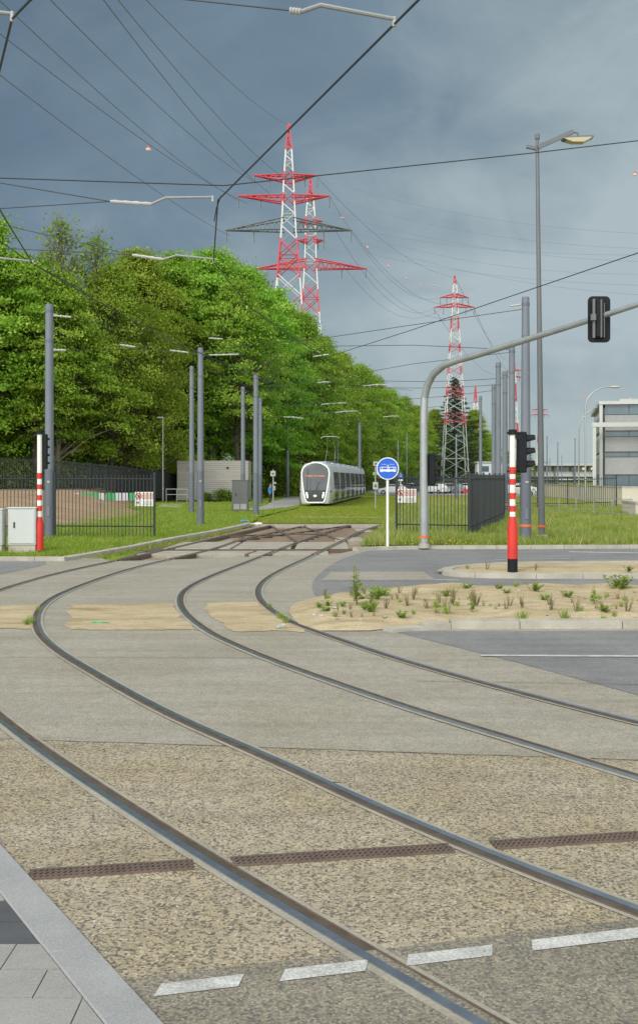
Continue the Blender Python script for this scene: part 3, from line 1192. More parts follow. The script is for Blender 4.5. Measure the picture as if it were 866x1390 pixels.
# ------------------------------------------------------------------ fences
def fence(label, segs, height, bar, post_every, group, dens=.13, rails=(.18, .93)):
    """segs: list of 3D base points; one fence run"""
    base = Vector(segs[0])
    t_ = thing("bar_fence", label, "fence", base, 0, group)
    bars, rl = MB(), MB()
    for a, b in zip(segs[:-1], segs[1:]):
        a, b = Vector(a) - base, Vector(b) - base
        L = Vector((b.x - a.x, b.y - a.y, 0)).length
        n_ = max(1, int(L / dens))
        ang = math.atan2(b.y - a.y, b.x - a.x)
        R_ = Matrix.Rotation(ang, 3, 'Z')
        for k in range(n_ + 1):
            p = a.lerp(b, k / n_)
            bars.box((p.x, p.y, p.z + height / 2), (bar, bar * .8, height), M['fence'], R_)
        npst = max(1, round(L / post_every))
        for k in range(npst + 1):
            p = a.lerp(b, k / npst)
            pm = MB()
            pm.bbox((0, 0, height / 2 + .03), (.075, .075, height + .10), M['fence'], .01)
            po = pm.build("fence_post", t_)
            po.location = p
            po.rotation_euler = (0, 0, ang)
    bars.build("vertical_bars", t_, fix=False)
    for rz_ in rails:
        rl = MB()
        rl.tube([Vector(q) - base + Vector((0, 0, height * rz_)) for q in segs], .024, M['fence'], 4)
        rl.build("cross_rail", t_)
    return t_


fg_ = "dark bar fences around the depot grounds"
fence("dark bar fence on the left lawn, ending at the post with the warning sign", [G(-260, 731, .07), G(75, 729, .07), G(210, 730, .07)], 2.28, .022, 2.6, fg_)
fence("long dark bar fence on top of the earth bank in front of the forest", [P(-240, 666, 76), P(50, 668, 80), P(145, 672, 90), P(206, 676, 97)], 2.45, .028, 2.6, fg_, .12)
fence("dense dark fence section beside the grey slatted shed", [P(206, 676, 97), P(242, 678, 107)], 2.45, .05, 2.6, fg_, .085)
fence("dark bar fence on the right verge with a warning sign at its left post", [G(538, 726.5, .08), G(636, 728.5, .08)], 2.30, .024, 2.5, fg_)
fence("dark fence running away from the camera between the right verge and the masts", [G(637, 729.5, .08), Vector((9.35, 56, .08)), Vector((13.3, 79, .08))], 2.30, .024, 2.6, fg_, .16)
fence("pale looking thin bar fence crossing the grass behind the lamp post to the concrete wall", [Vector((13.5, 79.5, .08)), P(770, 691, 79), P(836, 689, 77)], 2.2, .028, 2.6, fg_, .15)
fence("far dark fence behind the parked cars and the tram", [Vector((-9, 195, 0)), Vector((12, 205, 0)), Vector((45, 208, 0))], 2.3, .06, 3.0, fg_, .12)

# warning signs on the fences
def warning_sign(label, loc):
    t_ = thing("warning_sign", label, "sign", loc, 0, "warning signs on the fences")
    mb_ = MB()
    mb_.bbox((0, 0, 0), (.74, .02, .54), M['white'], .008)
    mb_.build("sign_plate", t_)
    mb_ = MB()
    ring = [(-.235 + .105 * math.cos(a), -.014, .115 + .105 * math.sin(a)) for a in [2 * math.pi * k / 20 for k in range(21)]]
    mb_.tube(ring, .017, M['red'], 6, False)
    mb_.tube([(-.31, -.014, .19), (-.16, -.014, .04)], .012, M['red'], 6)
    mb_.build("prohibition_ring", t_)
    mb_ = MB()
    mb_.ball((-.235, -.016, .15), .022, M['black_plastic'], 8, 6, (1, .3, 1))
    mb_.box((-.235, -.016, .095), (.05, .012, .09), M['black_plastic'])
    mb_.box((-.20, -.016, .085), (.08, .012, .03), M['black_plastic'], Matrix.Rotation(RAD(35), 3, 'Y'))
    mb_.build("walking_figure", t_)
    mb_ = MB()
    for k in range(4):
        mb_.box((.115, -.013, .20 - k * .058), (.42, .008, .034), M['sign_red'])
    rr = random.Random(3)
    for k in range(4):
        x = -.08
        while x < .29:
            l_ = rr.uniform(.012, .03)
            mb_.box((x, -.0185, .20 - k * .058), (l_, .003, .015), M['white'])
            x += l_ + .014
    mb_.build("red_text_block", t_)
    mb_ = MB()
    for k in range(3):
        x = -.05
        while x < .30:
            l_ = rr.uniform(.012, .035)
            mb_.box((x, -.013, -.10 - k * .05), (l_, .006, .014), M['cabinet_dark'])
            x += l_ + .016
    mb_.box((-.26, -.013, -.12), (.10, .008, .03), M['black_plastic'], Matrix.Rotation(RAD(-25), 3, 'Y'))
    mb_.box((-.24, -.013, -.16), (.03, .008, .05), M['black_plastic'])
    mb_.build("black_text_and_camera", t_)
    return t_


p = P(197, 677.5, 41.4)
warning_sign("white sign with red prohibition ring and red text on the left lawn fence", p)
p = P(551.5, 673, 42.7)
warning_sign("white sign with red prohibition ring and red text beside the blue tram disc", p + Vector((0, -.1, 0)))

# green and grey boards on the bank
grp = "low boards standing on the earth bank"
t_ = thing("board_screen", "low screen of alternating green and pale grey boards on the earth bank", "screen", P(78, 680, 74))
x = 0.0
rr = random.Random(5)
base = Vector(t_.location)
for k in range(16):
    wdt = rr.uniform(.28, .45)
    mb = MB()
    green = k % 4 in (0, 1, 2) if k < 9 else k % 3 == 0
    mb.bbox((0, 0, .27), (wdt, .04, .54 - rr.uniform(0, .06)), M['green_panel'] if green else M['grey_panel'], .01)
    o = mb.build("screen_board", t_)
    o.location = (x, k * .05, 0)
    o['label'] = "green board" if green else "pale grey board"
    x += wdt + .03

# ------------------------------------------------------------------ catenary masts
def mast(label, px, base_y, top_y, rbase, rtop, d=None, tape=False):
    if d is None:
        loc = G(px, base_y, .07)
    else:
        loc = Vector(((px - HX) * d / F, d, .05))
    H = EYE + (HY - top_y) * loc.y / F - loc.z
    t_ = thing("catenary_mast", label, "mast", loc, 0, "grey tram catenary masts")
    hs = 2.5
    mb_ = MB()
    k_ = hs / H
    rm = rbase + (rtop - rbase) * k_
    mb_.lathe([(rm, hs), (rtop, H - .02), (rtop * .8, H)], M['mast'], 14)
    mb_.build("mast_shaft", t_, True)
    mb_ = MB()
    mb_.lathe([(rbase * 1.02, -.05), (rm * 1.03, hs)], M['mast_base'], 14)
    mb_.build("mast_sleeve", t_, True)
    for hh in (H - .25, H - 1.35):
        mb_ = MB()
        r_ = rtop * 1.10
        mb_.lathe([(r_, hh - .05), (r_, hh + .05)], M['mast_base'], 12)
        mb_.build("mast_clamp", t_, True)
    if loc.y < 62:
        mb_ = MB()
        mb_.bbox((0, -rbase * .99, .95), (.12, .03, .36), M['mast'], .008)
        mb_.build("service_hatch", t_)
        mb_ = MB()
        mb_.bbox((.01, -rbase * .97, 2.02), (.10, .02, .07), M['insulator'], .004)
        mb_.build("number_plate", t_)
    if tape:
        mb_ = MB()
        mb_.lathe([(rbase * 1.05, .52), (rbase * 1.05, .60)], M['orange'], 14)
        mb_.tube([(rbase * 1.05, -.02, .56), (rbase * 1.25, -.05, .50), (rbase * 1.22, -.05, .42)], .012, M['orange'], 5)
        mb_.build("marking_tape", t_)
    return t_, H


LM = {}
LM['a'] = mast("tall grey mast beside the red and white post at the left", 67.5, 729, 413, .175, .145)
LM['b'] = mast("grey mast in the left lawn, nearer one of the pair left of the shed", 272.5, 712, 472, .165, .125)
LM['c'] = mast("grey mast behind the nearer one of the pair left of the shed", 260.5, 697, 497, .165, .13)
LM['d'] = mast("thin grey mast rising behind the slatted shed's right end", 330, 691, 525, .16, .13)
LM['e'] = mast("grey mast beside the dark cabinet, its foot on the lawn", 347.5, 699, 508, .175, .14)
LM['f'] = mast("thin grey mast close behind the one beside the dark cabinet", 353.5, 684, 540, .17, .14)
LM['g'] = mast("dark thin mast beyond the path left of the tram", 390.5, 675, 577, .19, .15)
LM['h'] = mast("thin mast rising behind the rear end of the tram", 488, 675.5, 573, .2, .15)
RM = {}
RM['a'] = mast("thick grey mast with orange tape beside the street lamp", 713, 736, 403, .19, .125, None, True)
RM['b'] = mast("grey mast behind the right red and white post", 694.5, 706, 470.5, .185, .15, None, True)
RM['c'] = mast("grey mast with orange tape where the receding fence ends", 685, 697, 504, .185, .15, None, True)
RM['d'] = mast("grey mast seen above the receding fence, third in the row", 676, 698, 492, .20, .15, 66)
RM['e'] = mast("thin grey mast in the row above the receding fence, behind the third", 669.5, 694, 522, .15, .13, 76)
RM['f'] = mast("slim mast above the receding fence, leftmost of the right row", 652, 688, 537.5, .13, .11, 86)
for px, ty, d, lab in ((742, 592, 150, "far thin mast right of the street lamp, nearest to it"), (756.5, 600, 165, "far thin mast, second right of the street lamp"), (780, 594, 172, "far thin mast in front of the station, left of the curved lamps"), (746, 622, 260, "tiny far mast left of the second thin one"), (762, 618, 250, "tiny far mast standing up over the station roof"),
                        (540, 598, 150, "far mast against the trees behind the fence sign"), (552, 590, 190, "very thin far mast right of the fence sign"), (458, 596, 150, "slender far mast behind the tram roof"), (619, 590, 118, "thin mast standing inside the legs of the pylon in front of the cars"), (602, 605, 170, "thin far mast left of the pylon legs")):
    mast(lab, px, 0, ty, .11, .085, d)

# ------------------------------------------------------------------ street lamp, signal mast
loc = G(735, 732, .08)
t_ = thing("street_lamp", "tall slender grey street lamp with one flat lantern arm, orange tape at its foot", "street lamp", loc)
H = EYE + (HY - 205) * loc.y / F
mb = MB()
lean = -.16
mb.tube([(0, 0, -.05), (lean * .15, 0, 2.0), (lean * .3, 0, 4.2), (lean, 0, H)], [.12, .113, .10, .06], M['lamp_grey'], 14)
mb.build("lamp_pole", t_, True)
mb = MB()
mb.lathe([(.22, -.05), (.22, .12), (.19, .16)], M['kerb'], 14)
mb.build("concrete_foot", t_)
mb = MB()
mb.lathe([(.145, .42), (.145, .50)], M['orange'], 14)
mb.build("marking_tape", t_)
mb = MB()
s = loc.y / F
top = Vector((lean, 0, H))
mb.tube([top + Vector((0, 0, -.06)), top + Vector((0, 0, .34))], [.07, .055], M['lamp_grey'], 10)
mb.lathe([(.085, .34), (.085, .5), (.05, .54)], M['lamp_grey'], 10, top)
mb.box(top + Vector((-.19, 0, .04)), (.38, .12, .11), M['lamp_grey'], Matrix.Rotation(RAD(12), 3, 'Y'))
mb.box(top + Vector((.62, -.1, .30)), (1.34, .10, .15), M['lamp_grey'], Matrix.Rotation(RAD(-24), 3, 'Y'))
mb.build("lamp_arm", t_)
mb = MB()
hc = top + Vector((1.36, -.2, .30))
mb.prism([(-.54, -.05), (-.2, -.15), (.2, -.15), (.54, .02), (.50, .07), (-.30, .03), (-.54, -.02)], 'y', -.19, .19, M['lamp_grey'])
o = mb.build("lantern", t_)
o.location = hc
mb = MB()
mb.prism([(-.48, -.062), (-.19, -.168), (.19, -.168), (.46, -.02), (.40, .0), (-.40, -.03)], 'y', -.202, .15, mat('lamp_glass', (.50, .43, .28), (.44, .38, .25), 3, .3))
o2 = mb.build("lantern_glass", o)
mb = MB()
mb.tube([top + Vector((1.2, -.1, .56)), top + Vector((1.36, -.2, .50)), top + Vector((1.40, -.2, .34))], .035, M['lamp_grey'], 6)
mb.build("lantern_hook", t_)

loc = G(575.5, 742.5, .08)
t_ = thing("signal_mast", "galvanised traffic signal mast with a long curved arm reaching over the road", "signal mast", loc)
arm = [Vector((0, 0, -.05)), Vector((0, 0, 1.0))]
dd = loc.y
pts = [(575.5, 742, dd), (575.5, 700, dd), (575, 650, dd), (575, 600, dd), (575, 560, dd), (576, 540, dd), (580, 523, dd - .1), (588, 508, dd - .3), (602, 496, dd - .7), (620, 489.3, dd - 1.1), (640, 484, dd - 1.6), (700, 465.5, dd - 3), (760, 447, dd - 4.4), (812, 430.5, dd - 5.6), (866, 413, dd - 6.8), (1010, 366, dd - 9)]
w3 = [P(*q) - loc for q in pts]
mb = MB()
mb.tube(w3[:6], [.135, .135, .13, .125, .12, .118], M['galv'], 14, True)
mb.build("mast_pole", t_, True)
mb = MB()
mb.tube(w3[5:], [.118, .116, .112, .108, .104, .10, .092, .084, .078, .070, .05], M['galv'], 12)
mb.build("mast_arm", t_, True)
mb = MB()
mb.lathe([(.17, -.03), (.17, .10), (.20, .0)][:2], M['kerb'], 12)
mb.build("mast_foot", t_)
mb = MB()
mb.lathe([(.142, .28), (.142, .36)], M['orange'], 12)
mb.build("marking_tape", t_)


def signal_head(name, label, loc, rz, backboard=False, visors=True, bracket=True, thin=False):
    """three-light head facing local -Y... visors point along local +X"""
    t2 = thing(name, label, "traffic light", loc, rz, "traffic light heads")
    mb_ = MB()
    Hh = .98 if not thin else 1.05
    mb_.bbox((0, 0, 0), (.17 if not thin else .12, .28 if not thin else .2, Hh), M['black_plastic'], .025)
    if not thin:
        mb_.box((-.09, 0, 0), (.03, .22, Hh * .92), M['black_plastic'])
    mb_.build("signal_case", t2)
    k3 = (.31, 0, -.31) if not thin else (.36, .12, -.12, -.36)
    for zz in k3:
        mb_ = MB()
        rr_ = .115 if not thin else .05
        n_ = 12
        vs, fs = [], []
        for ring_, (xx, cutz) in enumerate(((.08 if not thin else .055, 0), (.30 if not thin else .12, .0))):
            for k in range(n_ + 1):
                a = RAD(-35 + 250 * k / n_) if ring_ == 0 else RAD(-5 + 190 * k / n_)
                vs.append((xx, rr_ * math.cos(a), zz + rr_ * math.sin(a)))
        for k in range(n_):
            fs.append((k, k + 1, n_ + 2 + k, n_ + 1 + k))
        m0 = len(vs)
        vs2 = [(v[0], v[1] * .9, zz + (v[2] - zz) * .9) for v in vs]
        fs2 = [tuple(i_ + m0 for i_ in f[::-1]) for f in fs]
        mb_.add(vs + vs2, fs + fs2, M['black_plastic'])
        mb_.build("lamp_visor", t2, fix=False)
        mb_ = MB()
        mb_.ball((.085 if not thin else .06, 0, zz), rr_ * .85, M['glass'], 10, 6, (.25, 1, 1))
        mb_.build("signal_lens", t2)
    if bracket:
        mb_ = MB()
        for zz in (Hh / 2 - .03, -Hh / 2 + .03):
            mb_.box((-.22, 0, zz), (.28, .06, .05), M['black_plastic'])
        mb_.build("bracket", t2)
    if backboard:
        mb_ = MB()
        ol = []
        w_, h_, r_ = .29, .60, .12
        for cx, cz, a0 in ((w_ - r_, h_ - r_, 0), (-w_ + r_, h_ - r_, 90), (-w_ + r_, -h_ + r_, 180), (w_ - r_, -h_ + r_, 270)):
            for k in range(6):
                a = RAD(a0 + 18 * k)
                ol.append((cx + r_ * math.cos(a), cz + r_ * math.sin(a)))
        mb_.prism(ol, 'x', .06, .09, M['black_plastic'])
        mb_.build("backboard", t2)
        mb_ = MB()
        mb_.box((-.12, .185, 0), (.06, .06, 1.0), M['lamp_grey'])
        mb_.box((-.115, -.01, .0), (.03, .04, .98), M['cabinet_dark'])
        mb_.box((-.115, -.09, -.05), (.02, .02, .90), M['cabinet_dark'])
        mb_.build("mounting_rail", t2)
        mb_ = MB()
        mb_.box((-.16, .21, .02), (.12, .12, .16), M['lamp_grey'])
        mb_.build("clamp", t2)
    return t2


signal_head("traffic_light", "black backboarded traffic light seen from behind, hanging on the signal mast arm", P(813.5, 433, dd - 5.75), RAD(90), True, bracket=False)
signal_head("traffic_light", "black traffic light in side view fixed to the galvanised signal mast", P(586, 637, dd) , 0.15)
signal_head("traffic_light", "black traffic light in side view on the right red and white post", P(708, 614, 26.45), .12)
signal_head("tram_signal", "narrow black tram signal in side view on the left red and white post", P(62.5, 613, 33.1), .12, thin=True)


def stripe_post(label, px, base_y, top_y, black_foot):
    loc = G(px, base_y, .07 if black_foot is False else .11)
    s_ = loc.y / F
    t2 = thing("striped_post", label, "post", loc, 0, "red and white striped signal posts")
    H_ = EYE + (HY - top_y) * s_ - loc.z
    r_ = .068
    mb_ = MB()
    mb_.lathe([(r_, .95), (r_, H_ - .10)], M['white'], 16)
    mb_.build("white_tube", t2, True)
    f_ = 193.0 if black_foot else 165.0
    st = ((634, 643.5), (650.0, 658.0), (669, 677.5), (686.5, 694.5)) if black_foot else ((642, 650), (657.5, 664), (672, 679), (686.5, 693.5))
    for a, b in st:
        za, zb = EYE + (HY - a) * s_ - loc.z, EYE + (HY - b) * s_ - loc.z
        mb_ = MB()
        mb_.lathe([(r_ + .004, zb), (r_ + .004, za)], M['red'], 16)
        mb_.build("red_band", t2, True)
    zc = EYE + (HY - (703 if black_foot else 703)) * s_ - loc.z
    zs = EYE + (HY - (717 if black_foot else 713)) * s_ - loc.z
    rb = .118 if black_foot else .117
    zf = .28 if black_foot else .06
    mb_ = MB()
    mb_.lathe([(rb, zf), (rb, zs), (r_ + .012, zc), (r_ + .012, zc + .03)], M['red'], 18)
    mb_.build("red_base", t2, True)
    mb_ = MB()
    mb_.lathe([(rb * .98, -.06), (rb * .98, zf)], M['black_plastic'], 18)
    mb_.build("black_foot", t2, True)
    mb_ = MB()
    mb_.lathe([(r_ + .03, H_ - .12), (r_ + .03, H_ - .015), (r_, H_)], M['black_plastic'], 14)
    if black_foot:
        mb_.box((.10, 0, H_ - .17), (.20, .10, .07), M['black_plastic'])
    mb_.build("post_cap", t2)
    return t2


stripe_post("red and white striped post with black foot on the sand refuge at the right", 695.3, 775, 583, True)
stripe_post("red and white striped post on the left lawn beside the white cabinet", 54.3, 750, 584, False)

# ------------------------------------------------------------------ blue tram disc
loc = G(526, 743, .08)
t_ = thing("tram_sign", "round blue sign with a white tram pictogram on a white pole", "road sign", loc)
s = loc.y / F
zc = EYE + (HY - 636) * s - loc.z
mb = MB()
mb.tube([(0, .03, -.05), (0, .03, zc + .25)], .042, M['white'], 12)
mb.build("sign_pole", t_, True)
R0 = 15.2 * s
disc = MB()
disc.prism([(R0 * math.cos(2 * math.pi * k / 40), R0 * math.sin(2 * math.pi * k / 40)) for k in range(40)], 'y', -.03, -.012, M['white'])
o = disc.build("sign_disc", t_)
o.location = (0, 0, zc)
disc = MB()
R1 = R0 * .915
disc.prism([(R1 * math.cos(2 * math.pi * k / 40), R1 * math.sin(2 * math.pi * k / 40)) for k in range(40)], 'y', -.034, -.0295, M['blue'])
f_ = disc.build("blue_field", o)
pic = MB()
u = R0
yf, yb = -.040, -.0345


def rect(x0, z0, x1, z1):
    pic.box(((x0 + x1) / 2 * u, (yf + yb) / 2, (z0 + z1) / 2 * u), ((x1 - x0) * u, yb - yf, (z1 - z0) * u), M['white'])


rect(-.68, -.26, .74, -.08)
rect(-.66, .10, .72, .15)
for x in (-.69, -.50, -.04, .10, .50, .69):
    rect(x, -.08, x + .055, .10)
rect(-.69, -.30, -.45, -.26)
rect(-.1, -.30, .2, -.26)
rect(.5, -.30, .7, -.26)
rect(0, .15, .05, .26)
rect(-.06, .26, .10, .30)
rect(-.55, .36, -.1, .385)
rect(.12, .36, .6, .385)
pic.build("tram_pictogram", o)

# ------------------------------------------------------------------ cabinets and shed
def cabinet(label, x0, x1, y0, y1, z, dep, m, plinth=True, vents=False):
    c = G((x0 + x1) / 2, y1, z)
    s_ = c.y / F
    wd_, h_ = (x1 - x0) * s_, (y1 - y0) * s_
    t2 = thing("utility_cabinet", label, "cabinet", (c.x, c.y + dep / 2, z), 0)
    pl = .22 if plinth else .0
    mb_ = MB()
    mb_.bbox((0, 0, pl + (h_ - pl) / 2), (wd_, dep, h_ - pl), m, .015)
    mb_.build("cabinet_case", t2)
    if plinth:
        mb_ = MB()
        mb_.bbox((0, 0, pl / 2 - .02), (wd_ - .03, dep - .03, pl + .03), M['kerb'], .01)
        mb_.build("plinth", t2)
    mb_ = MB()
    mb_.bbox((.0, -dep / 2 - .006, pl + (h_ - pl) / 2), (wd_ - .07, .02, h_ - pl - .09), m, .008)
    dr = mb_.build("cabinet_door", t2)
    mb_ = MB()
    mb_.bbox((-wd_ * .26, -dep / 2 - .03, pl + (h_ - pl) * .55), (.035, .03, .17), M['black_plastic'], .006)
    mb_.build("door_handle", dr)
    mb_ = MB()
    mb_.bbox((0, 0, h_ + .01), (wd_ + .04, dep + .04, .04), m, .012)
    mb_.build("cabinet_roof", t2)
    if vents:
        for sx in (-1, 1):
            mb_ = MB()
            mb_.box((sx * wd_ * .21, -dep / 2 - .02, h_ * .17), (wd_ * .36, .02, h_ * .17), M['insulator'])
            for k in range(6):
                mb_.box((sx * wd_ * .21 + (k - 2.5) * wd_ * .06, -dep / 2 - .035, h_ * .17), (.012, .012, h_ * .16), M['cabinet_dark'])
            mb_.build("vent_panel", t2)
    return t2


cabinet("pale grey utility cabinet with a small handle beside the left striped post", 11, 49, 690, 750.5, .07, .42, M['cabinet'])
cabinet("pale grey utility cabinet cut off by the left picture edge", -34, 3.5, 692, 751, .07, .42, M['cabinet'])
cabinet("tall dark grey cabinet with two pale vents standing by the footpath", 315, 337, 652, 695, .07, .7, M['cabinet_dark'], False, True)

c = Vector(((289 - HX) * 103 / F, 103, .22))
t_ = thing("slatted_shed", "low flat shed clad in pale grey horizontal slats at the forest edge", "shed", c)
wS, hS, dS = 96 * 103 / F, EYE + (HY - 626.5) * 103 / F - .22, 4.2
mb = MB()
mb.box((0, dS / 2, hS / 2 - .1), (wS - .1, dS - .1, hS), M['cabinet_dark'])
mb.build("shed_core", t_)
mb = MB()
n_ = 20
for k in range(n_):
    zz = (k + .5) * hS / n_
    mb.box((0, 0, zz), (wS, .05, hS / n_ - .022), M['clad'])
    mb.box((wS / 2, dS / 2, zz), (.05, dS, hS / n_ - .022), M['clad'])
    mb.box((-wS / 2, dS / 2, zz), (.05, dS, hS / n_ - .022), M['clad'])
mb.build("slat_cladding", t_)
mb = MB()
mb.bbox((0, dS / 2, hS + .03), (wS + .1, dS + .1, .09), M['clad'], .02)
mb.build("shed_roof", t_)
mb = MB()
mb.bbox((wS * .21, -.07, hS * .84), (.22, .1, .14), M['black_plastic'], .02)
mb.build("wall_lamp", t_)

# low fence gate rails by the shed
t_ = thing("pipe_barrier", "short pale pipe barrier between the fence and the shed", "barrier", P(226, 680, 95))
for k in range(3):
    mb = MB()
    mb.tube([(k * .9, 0, -.1), (k * .9, 0, 1.05)], .03, M['galv'], 8)
    mb.build("barrier_post", t_)
mb = MB()
mb.tube([(0, 0, 1.02), (1.8, 0, 1.02)], .025, M['galv'], 8)
mb.tube([(0, 0, .55), (1.8, 0, .55)], .02, M['galv'], 8)
mb.build("barrier_rail", t_)

t_ = thing("lamp_post", "thin pale lamp post standing in front of the forest left of the shed", "lamp post", Vector(((221.5 - HX) * 98 / F, 98, .2)))
H = EYE + (HY - 567) * 98 / F - .2
mb = MB()
mb.tube([(0, 0, 0), (0, 0, H)], [.075, .05], M['galv'], 10)
mb.build("lamp_pole", t_, True)
mb = MB()
mb.bbox((-.22, 0, H + .02), (.6, .2, .1), M['galv'], .02)
mb.build("lantern", t_)


def plate_post(label, px, base_y, top_y, plates, d=None):
    loc = G(px, base_y, .03)
    s_ = loc.y / F
    t2 = thing("plate_post", label, "sign post", loc)
    mb_ = MB()
    mb_.tube([(0, 0, -.05), (0, 0, EYE + (HY - top_y) * s_)], .045, M['galv'], 10)
    mb_.build("post_tube", t2, True)
    for x0, y0, x1, y1, mm in plates:
        mb_ = MB()
        mb_.bbox(((x0 + x1 - 2 * px) / 2 * s_, -.06, EYE + (HY - (y0 + y1) / 2) * s_), ((x1 - x0) * s_, .03, (y1 - y0) * s_), mm, .008)
        pl_ = mb_.build("sign_plate", t2)
        mb_ = MB()
        mb_.box(((x0 + x1 - 2 * px) / 2 * s_, -.08, EYE + (HY - (y0 + y1) / 2) * s_), ((x1 - x0) * s_ * .45, .012, (y1 - y0) * s_ * .4), M['cabinet_dark'])
        mb_.build("dark_symbol", pl_)
    return t2


plate_post("thin post with small pale plates right beside the person in blue", 371, 692, 638, [(367.3, 640, 374.2, 647, M['insulator']), (371.5, 655, 375, 657.5, M['insulator']), (371.5, 660.5, 374, 666, M['insulator'])])
plate_post("thin post with three pale plates between the tram and the blue disc", 509.5, 690, 627, [(506.5, 627, 513, 633, M['insulator']), (506, 642, 513, 645, M['insulator']), (506, 655, 513, 665, M['insulator'])])
loc = Vector(((543.5 - HX) * 120 / F, 120, 0.08))
t_ = thing("parking_sign", "small square blue sign on a pale pole above the parked cars", "road sign", loc)
mb = MB()
mb.tube([(0, 0, 0), (0, 0, 2.75)], .04, M['white'], 8)
mb.build("sign_pole", t_)
mb = MB()
mb.bbox((0, -.05, 2.35), (.52, .03, .52), M['blue'], .01)
o = mb.build("sign_plate", t_)
mb = MB()
mb.box((-.07, -.07, 2.36), (.06, .012, .34), M['white'])
ring = [(-.04 + .085 * math.cos(a), -.07, 2.44 + .085 * math.sin(a)) for a in [RAD(-90 + 15 * k) for k in range(13)]]
mb.tube(ring, .028, M['white'], 5)
mb.build("letter", o)
mb = MB()
mb.bbox((0, -.05, 1.98), (.46, .03, .17), M['white'], .008)
mb.build("lower_plate", t_)

# ------------------------------------------------------------------ tram
def tram():
    loc = Vector((-.30, 87.0, .03))
    t_ = thing("tram", "modern white and silver tram with a big rounded windscreen coming towards the camera", "tram", loc, -math.atan(.102))
    W, Ht, L = 1.325, 3.48, 44.0

    def section(y, k, ztop, zbot):
        """half width W*k; side wall with tumblehome; rounded roof"""
        w_ = W * k
        pr = [(.90, zbot), (.985, zbot + .35), (1.0, 1.15), (.985, 1.9), (.935, 2.75), (.86, ztop - .28), (.72, ztop - .08), (.40, ztop)]
        r = [(w_ * a, z) for a, z in pr]
        return [(x, y, z) for x, z in r] + [(-x, y, z) for x, z in r[::-1]]

    # front: sections follow a nose leaning back towards the roof
    def nose(y, k, top):
        r = section(y, k, top, .22)
        out = []
        for x, yy, z in r:
            lean = .10 * max(0, z - .9) ** 1.5 * (1 if y < 2 else 0) * max(0, 1 - y / 2)
            out.append((x, yy + lean, z))
        return out
    secs = [nose(0.02, .80, 3.30), nose(.10, .88, 3.38), nose(.35, .945, 3.44), nose(.9, .985, 3.47), nose(2.0, 1.0, Ht)]
    mb_ = MB()

    def loft(secs_, m, cap0=True, cap1=True):
        n_ = len(secs_[0])
        vs = [v for s__ in secs_ for v in s__]
        fs = []
        for i_ in range(len(secs_) - 1):
            for k in range(n_):
                k2 = (k + 1) % n_
                fs.append((i_ * n_ + k, i_ * n_ + k2, (i_ + 1) * n_ + k2, (i_ + 1) * n_ + k))
        if cap0:
            fs.append(tuple(range(n_)))
        if cap1:
            fs.append(tuple(range((len(secs_) - 1) * n_, len(secs_) * n_))[::-1])
        mb_.add(vs, fs, m)
    loft(secs, M['silver'])
    mb_.build("front_shell", t_, True)
    # modules behind: shells separated by dark bellows
    mods = [(2.03, 7.6), (8.2, 13.8), (14.4, 20.0), (20.6, 26.2), (26.8, 32.4), (33.0, 38.4), (39.0, 44.0)]
    for a, b in mods:
        mb_ = MB()
        n_ = 2
        loft([section(a, 1.0, Ht, .22), section(b, 1.0, Ht, .22)], M['silver'])
        mo = mb_.build("car_module", t_, True)
        mb_ = MB()
        for sx in (-1, 1):
            ol = [(sx * W * 1.006, 1.22), (sx * W * .994, 1.9), (sx * W * .948, 2.72), (sx * W * .90, 2.72), (sx * W * .94, 1.22)]
            mb_.prism(ol, 'y', a + .12, b - .12, M['tram_side'])
            ol = [(sx * W * .975, .34), (sx * W * 1.006, 1.16), (sx * W * .95, 1.16), (sx * W * .91, .34)]
            mb_.prism(ol, 'y', a + .06, b - .06, M['tram_side'])
        mb_.build("side_glazing", mo)
        mb_ = MB()
        for sx in (-1, 1):
            k0 = a + (b - a) * .30
            k1 = a + (b - a) * .62
            for yy in (k0, (k0 + k1) / 2, k1):
                mb_.box((sx * (W * .985), yy, 1.55), (.06, .045, 2.35), M['tram_dark'], Matrix.Rotation(RAD(-sx * 1.2), 3, 'Y'))
        mb_.build("door_frame", mo)
        mb_ = MB()
        mb_.bbox((0, (a + b) / 2, Ht + .03), (1.25, (b - a) * .7, .14), M['silver'], .05)
        mb_.build("roof_unit", mo)
    mb_ = MB()
    for i_ in range(len(mods) - 1):
        y0, y1 = mods[i_][1] + .01, mods[i_ + 1][0] - .01
        for q in range(3):
            ya, yb = y0 + (y1 - y0) * q / 3, y0 + (y1 - y0) * (q + .8) / 3
            loft([section(ya, .955, Ht - .08, .3), section(yb, .955, Ht - .08, .3)], M['tram_dark'])
    mb_.build("bellows", t_)
    mb_ = MB()
    for a, b in mods[::2]:
        yc = (a + b) / 2
        for dy in (-.9, .9):
            for sx in (-1, 1):
                R_ = []
                mb_.prism([(yc + dy + .30 * math.cos(k * math.pi / 8), .285 + .30 * math.sin(k * math.pi / 8)) for k in range(16)], 'x', sx * .68, sx * .80, M['rust_iron'])
        mb_.box((0, yc, .33), (1.9, 3.1, .34), M['black_plastic'])
    mb_.build("bogies", t_)
    mb_ = MB()
    mb_.box((0, 22, .40), (2.2, 43, .30), M['black_plastic'])
    mb_.build("underframe", t_)

    # windscreen mask: shield outline wide at the top, tapering to the bumper
    def yf(x, z):
        lean = .10 * max(0, z - .9) ** 1.5
        return -.06 + lean + .11 * (x / 1.1) ** 2 + (.35 * max(0, z - 2.95) ** 2)
    outl = []
    for k in range(28):
        a = math.pi * k / 27
        outl.append((1.09 * math.cos(a), 2.62 + .82 * math.sin(a)))
    left = [(-1.08, 2.3), (-1.03, 1.9), (-.96, 1.45), (-.88, 1.0), (-.79, .58), (-.70, .36), (-.55, .30)]
